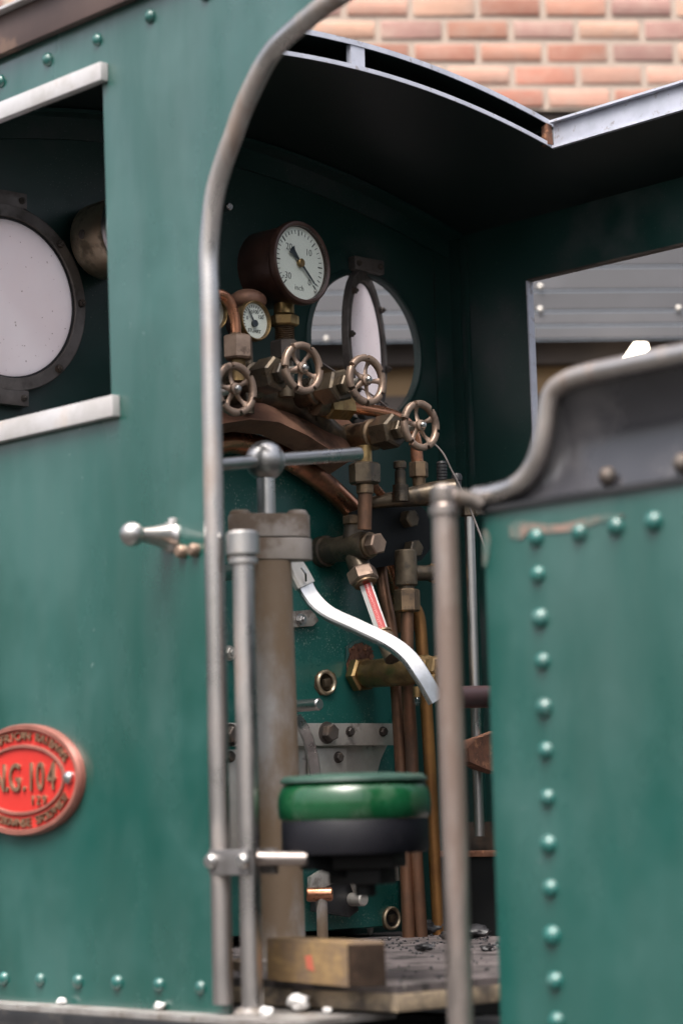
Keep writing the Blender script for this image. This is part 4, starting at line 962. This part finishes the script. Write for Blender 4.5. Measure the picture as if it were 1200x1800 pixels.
# far upright steel pipe and fittings
XV = .36
va, vb = P(824, 905, 'X', XV), P(843, 1470, 'X', XV); vb.x, vb.y = va.x, va.y
up_ = thing('feed_pipe', 'tall bright steel upright pipe against the dark far side', 'pipe', vb)
MB().cyl(vb, va, .0112, n=20).build('pipe', STEEL, up_)
MB().hex(va-EZ*.004, va+EZ*.026, .02).build('coupling', GREASE, up_)
a = va+EZ*.012; MB().cyl(a, a+V((.05, .06, .0)), .013, n=18).torus(a+V((.028, .033, 0)), V((.05, .06, 0)), .0135, .005, n=24, m=8).build('side_branch', GREYSTEEL, up_)
pipe_obj([P(790, 1226, 'X', .46), P(830, 1225, 'X', .46), P(900, 1224, 'X', .46)], .0235, PURPLE, 'dark brown painted pipe crossing behind the bunker handrail', name='crossing_pipe')
rb = MB().plate([P(a, b, 'X', .42) for a, b in ((822, 1316), (836, 1300), (880, 1285), (880, 1360), (850, 1350), (826, 1338))], V((-.04, 0, 0)), bev=.004).jitter(.002, 5).build('rusty_bracket', RUSTY)
tag(rb, 'rusty brown bracket sticking out beside the bunker edge', 'bracket')
# tool box / sand box at the far floor
sb = thing('tool_box', 'black steel box with rusty rim on the far side of floor', 'box', P(820, 1650, 'Z', 0))
b0 = P(772, 1640, 'X', .22); y0 = b0.y; zt3 = P(800, 1506, 'Y', y0).z
MB().plate([V((.56, y0, .001)), V((.56, W-.01, .001)), V((.56, W-.01, zt3)), V((.56, y0, zt3))], V((-.34, 0, 0)), bev=.004).build('body', BLACKM, sb)
MB().bar((.216, y0+.002, zt3+.0062), (.566, y0+.002, zt3+.0062), EY*.007, EZ*.006, bev=.002).jitter(.0012, 2).build('rim', RUSTY, sb)
MB().bar((.216, y0+.06, zt3+.04), (.56, y0+.06, zt3+.04), EY*.004, EZ*.034).build('back_plate', IRON, sb)

# ================================================================== REGULATOR LEVER
XL = .43
lev = thing('regulator_lever', 'polished white steel regulator lever with double bend across the backhead', 'lever', P(530, 1015, 'X', XL))
lpx = [(528, 1012, .37), (545, 1047, .385), (575, 1077, .42), (630, 1103, .475), (685, 1130, .53), (718, 1156, .565), (742, 1190, .59), (766, 1232, .605)]
MB().ribbon([P(x, y, 'X', q) for x, y, q in lpx], .037, .014, (.58, -.42, .70)).build('handle_bar', LEVER, lev)
MB().ribbon([P(x, y, 'X', q) for x, y, q in ((510, 986, .365), (522, 1004, .37), (536, 1030, .380))], .050, .020, (.7, -.2, .6), bev=.002).build('clamp_block', GREYSTEEL, lev)
a = P(527, 1009, 'X', .38); MB().cyl(V((BX+.001, a.y-.03, a.z+.02)), V((.36, a.y-.03, a.z+.02)), .018).build('regulator_spindle', STEEL, lev)
MB().tube([a+V((.012, -.006, .012)), a+V((.016, 0, 0)), a+V((.013, .004, -.016))], .0026, n=8).build('split_pin', STEEL, lev)

# ================================================================== BRAKE COLUMN
bc = P(474, 985, 'X', .78); bx_, by_ = bc.x, bc.y
sq = dep(bc)/FPX
br = thing('handbrake_column', 'tall tapered handbrake column with stained grey paint behind the doorway handrail', 'brake column', (bx_, by_, 0))
MB().lathe((bx_, by_, .001), EZ, [(0, 0), (0, .085), (.015, .085), (.02, .06), (.05, 47*sq), (.35, 43*sq), (bc.z-.01, 38*sq), (bc.z-.004, 38*sq), (bc.z-.004, 0)], 36).build('column', COLUMN, br)
ld = V((.62, .78, 0))                      # long axis of the head
ld = (_r*.96+V((-.2, .1, 0))).normalized(); lw_ = V((-ld.y, ld.x, 0))
def stadium(c, hl, r, z0, z1, m, name, bev=.004):
    pts = []
    for i in range(13): a_ = -math.pi/2+math.pi*i/12; pts.append(V((c.x, c.y, 0))+ld*(hl+r*math.cos(a_))+lw_*r*math.sin(a_))
    for i in range(13): a_ = math.pi/2+math.pi*i/12; pts.append(V((c.x, c.y, 0))+ld*(-hl+r*math.cos(a_))+lw_*r*math.sin(a_))
    for p in pts: p.z = z0
    return MB().plate(pts, V((0, 0, z1-z0)), bev=bev).build(name, m, br)
CLAMP = mat('dull_clamp_steel', (.24, .23, .23), (.16, .15, .145), rough=.4, metal=.7, scale=12, bump=.1)
HEAD = mat('rusty_head_casting', (.21, .175, .14), (.33, .29, .26), rough=.45, rough2=.6, metal=.5, scale=9, bump=.15, dirt=(.12, .075, .045), dscale=11, dlo=.46, dhi=.62, damt=.8, dmetal=.2)
zA, zB, zC = bc.z, P(470, 946, 'X', .78).z, P(470, 905, 'X', .78).z
stadium(bc, .047, .030, zA, zB-.001, HEAD, 'lower_head'); stadium(bc, .045, .029, zB+.001, zC, HEAD, 'upper_head')
for s_ in (1, -1): MB().lathe(V((bx_, by_, zC-.001))+ld*.052*s_, EZ, [(0, 0), (0, .019), (.005, .019), (.009, .015), (.010, 0)], 20).build('head_bolt', HEAD, br)
bz = P(461, 808, 'X', .78).z
hd = thing('brake_handle', 'polished steel brake handle with ball centre and cross bar on column top', 'handle', (bx_, by_, zC))
MB().cyl((bx_-.006, by_, zC-.001), (bx_-.006, by_, bz), .0165, n=24).build('spindle', STEEL, hd)
cb = V((bx_-.006, by_, bz)); MB().sphere(cb, .0365, u=36, v=20).build('ball', STEEL, hd)
e1, e2 = P(632, 798, 'X', .74), P(380, 817, 'X', .80)
dr = (e1-cb).normalized()
MB().tube([cb+dr*.02, cb+dr*.1, e1-dr*.004, e1], .0115, n=18, sub=1, rs=[.0115, .0125, .0132, .0095]).build('cross_bar', STEEL, hd)
dl = (e2-cb).normalized()
MB().tube([cb+dl*.02, cb+dl*.05, e2], .0115, n=18, sub=1).build('cross_bar', STEEL, hd)

# ================================================================== SWING SEAT
sc_c = P(622, 1402, 'X', 1.17); sx_, sy_ = sc_c.x, sc_c.y
ss = dep(sc_c)/FPX; R_ = 134*ss
zs0 = P(622, 1500, 'X', 1.17).z; zs1 = P(622, 1440, 'X', 1.17).z; zs2 = P(622, 1366, 'X', 1.17).z
seat = thing('swing_seat', 'round driver seat with glossy green vinyl cushion on dark base', 'seat', (sx_, sy_, zs0))
def dome(p, m, name, lob=.0):
    mb = MB().lathe((sx_, sy_, 0), EZ, p, 64)
    for v in mb.bm.verts:
        a_ = math.atan2(v.co.y-sy_, v.co.x-sx_); f = 1+lob*math.cos(8*a_)
        v.co.x = sx_+(v.co.x-sx_)*f; v.co.y = sy_+(v.co.y-sy_)*f
    return mb.build(name, m, seat)
hh = zs2-zs1
dome([(zs1, 0), (zs1, R_*.955), (zs1+hh*.10, R_*.99), (zs1+hh*.35, R_*1.0), (zs1+hh*.55, R_*.99), (zs1+hh*.70, R_*.965), (zs1+hh*.80, R_*.93), (zs1+hh*.86, R_*.885), (zs1+hh*.95, 0)], LEATHER, 'cushion', .006)
dome([(zs1+hh*.86, 0), (zs1+hh*.865, R_*.93), (zs1+hh*.90, R_*.965), (zs1+hh*.97, R_*.955), (zs1+hh*1.04, R_*.90), (zs1+hh*1.09, R_*.5), (zs1+hh*1.10, 0)], PIPING, 'cushion_top', .004)
dome([(zs0+.003, 0), (zs0, R_*.94), (zs0+.006, R_*.96), (zs1-.004, R_*.965), (zs1-.0005, R_*.95), (zs1-.0005, 0)], SEATB, 'base_ring')
zar = P(500, 1508, 'Y', .02).z
MB().box((sx_-.005, sy_, zs0-.012), (.15, .11, .023), rot=Matrix.Rotation(.6, 3, 'Z'), bev=.004).box((sx_+.005, sy_+.01, zs0-.036), (.09, .07, .026), rot=Matrix.Rotation(.4, 3, 'Z'), bev=.004).cyl((sx_+.01, sy_+.01, zs0-.068), (sx_+.01, sy_+.01, zs0-.045), .017, n=16, ch=.003).build('pivot_bracket', BLACKM, seat)
ae = V((LX+.095, LY+.04, zar-.002)); 
MB().tube([V((LX+.02, LY+.004, zar)), ae], .0115, n=14, sub=1).build('support_arm', RAILB, seat)
MB().bar(ae-(ae-V((LX, LY, zar))).normalized()*.004, V((sx_, sy_, zs0-.030)), V((-.006, .010, 0)), EZ*.013, bev=.002).build('support_bar', BLACKM, seat)
zc1, zc0 = P(420, 1493, 'Y', -.02).z, P(420, 1538, 'Y', -.02).z
MB().bar((LX-.060, -.024, (zc0+zc1)/2), (LX+.034, -.024, (zc0+zc1)/2), EY*.005, EZ*(zc1-zc0)/2, bev=.0015).build('clamp_plate', CLAMP, seat)
MB().bar((LX-.030, .031, (zc0+zc1)/2), (LX+.034, .031, (zc0+zc1)/2), EY*.005, EZ*(zc1-zc0)/2, bev=.0015).build('clamp_plate', CLAMP, seat)
for dx in (-.052, .026):
    MB().lathe((LX+dx, -.0285, (zc0+zc1)/2+.002), -EY, [(0, 0), (0, .0125), (.005, .0125), (.010, .009), (.011, 0)], 16).build('clamp_bolt', STEEL, seat)

# ================================================================== FLOOR THINGS
a, b, c = P(470, 1722, 'Z', 0.002), P(612, 1735, 'Z', 0.002), P(677, 1733, 'Z', 0.002)
wd = (c-b); ln = (a-b)
wbk = thing('timber_block', 'sawn yellowish timber block lying on the cab floor', 'timber', b.lerp(a, .5))
hz = pr(78, b)
MB().plate([b, c, c+ln, b+ln], V((0, 0, hz)), bev=.004).build('block', WOOD, wbk)
nn = ln.normalized()
MB().plate([b-nn*.0005+V((0, 0, .001)), c-nn*.0005+V((0, 0, .001)), c-nn*.0005+V((0, 0, hz-.004)), b-nn*.0005+V((0, 0, hz-.004))], -nn*.0015).build('dark_sawn_end', ENDW, wbk)
MARK = mat('red_crayon', (.42, .10, .06), rough=.8)
q0 = b+ln*.40+V((0, 0, hz*.28)); fn = EZ.cross(ln).normalized()
if fn.dot(CAM-q0) < 0: fn = -fn
MB().plate([q0+fn*.0004, q0+ln*.09+fn*.0004+V((0, 0, .004)), q0+ln*.11+fn*.0004+V((0, 0, hz*.34)), q0+ln*.03+fn*.0004+V((0, 0, hz*.38))], fn*.0004).build('red_mark', MARK, wbk)
# rubble, coal and paper on the floor
def lump(p, r, m, name, label, cat, seed, sc_=(1, 1, .7), grp=None):
    mb = MB(); bmesh.ops.create_icosphere(mb.bm, subdivisions=3, radius=1)
    rnd = random.Random(seed); off = V((seed*3.7, seed*1.3, 0))
    for v in mb.bm.verts: v.co *= .82+.34*noise.noise(v.co*1.3+off)+.14*noise.noise(v.co*3.2+off)+rnd.uniform(-.015, .015)
    for v in mb.bm.verts: v.co = V((v.co.x*sc_[0]*r, v.co.y*sc_[1]*r, v.co.z*sc_[2]*r))+V(p)
    zmin = min(v.co.z for v in mb.bm.verts)
    for v in mb.bm.verts: v.co.z += p[2]-zmin
    return tag(mb.build(name, m, ang=25 if m is COAL else 80), label, cat, grp)
FZ = .0005
for i, (x, y, r, lb) in enumerate(((545, 1632, .02, 'black coal lump behind the timber block'), (622, 1638, .030, 'flat black coal lump by the backhead foot'), (745, 1672, .016, 'black coal lump right of the timber block'), (840, 1650, .028, 'large black coal lump in front of the tool box'), (790, 1652, .02, 'small black coal lump beside the handrail base'), (855, 1672, .012, 'tiny black coal crumb near the bunker edge'))):
    p = P(x, y, 'Z', FZ)
    if p.x < .18: p = V((.20, p.y*.98, FZ))
    lump(p, r, COAL, 'coal_lump', lb, 'coal', i, (1.4, 1, .6), 'coal lumps on the cab floor')
q = P(650, 1630, 'Z', FZ); q = V((max(q.x, .26), q.y-.05, FZ))
q = P(650, 1645, 'Z', FZ); lump(q, .016, PEBBLE, 'crumpled_paper', 'small upright scrap of crumpled white paper on floor', 'paper', 21, (.6, .6, 1.6))
for i, (x, y, r, lb) in enumerate(((525, 1772, .022, 'largest white pebble on the footplate below the timber block'), (468, 1783, .013, 'white pebble on the footplate at the handrail foot'), (108, 1760, .009, 'small white pebble on the footplate at far left'), (281, 1770, .010, 'small white pebble on the footplate near the pillar rivets'), (575, 1778, .008, 'tiny white pebble on the footplate right of the largest'))):
    p = P(x, y+6, 'Z', -.0445)
    p.y = max(p.y, -.045)
    lump(p, r, PEBBLE, 'white_pebble', lb, 'pebble', 40+i, (1.2, 1, .8), 'white pebbles on the footplate')
# blurred copper tee near the floor
tq = P(565, 1572, 'X', .45)
tee = thing('copper_tee', 'small reddish copper tee on a pale upright below the seat', 'pipe fitting', (tq.x, tq.y, 0))
MB().cyl(tq-_r*.03, tq+_r*.022, .014, n=18, ch=.003).build('cross_tube', COPPER, tee)
MB().cyl((tq.x, tq.y, .001), (tq.x, tq.y, tq.z), .011, n=16).build('upright', COLUMN, tee)

# fine coal crumbs and ash scattered over the floor: nobody could count them
mb = MB(); rr_ = random.Random(11)
for _ in range(700):
    x, y = rr_.uniform(.2, FX-.03), rr_.uniform(FY+.03, 1.42)
    if rr_.random() < .5: x = .2+(x-.2)*.5
    z_ = rr_.uniform(.0012, .0045); r_ = z_*rr_.uniform(.7, 1.3)
    mb.lathe((x, y, .0004), (rr_.uniform(-.4, .4), rr_.uniform(-.4, .4), 1), [(0, r_), (z_*.7, r_*.8), (z_*1.2, 0)], 5, rr_.uniform(0, 6))
cr_ = mb.build('coal_crumbs', COAL, ang=20); cr_['kind'] = 'stuff'; tag(cr_, 'fine black coal crumbs and ash scattered over the cab floor', 'coal dust')
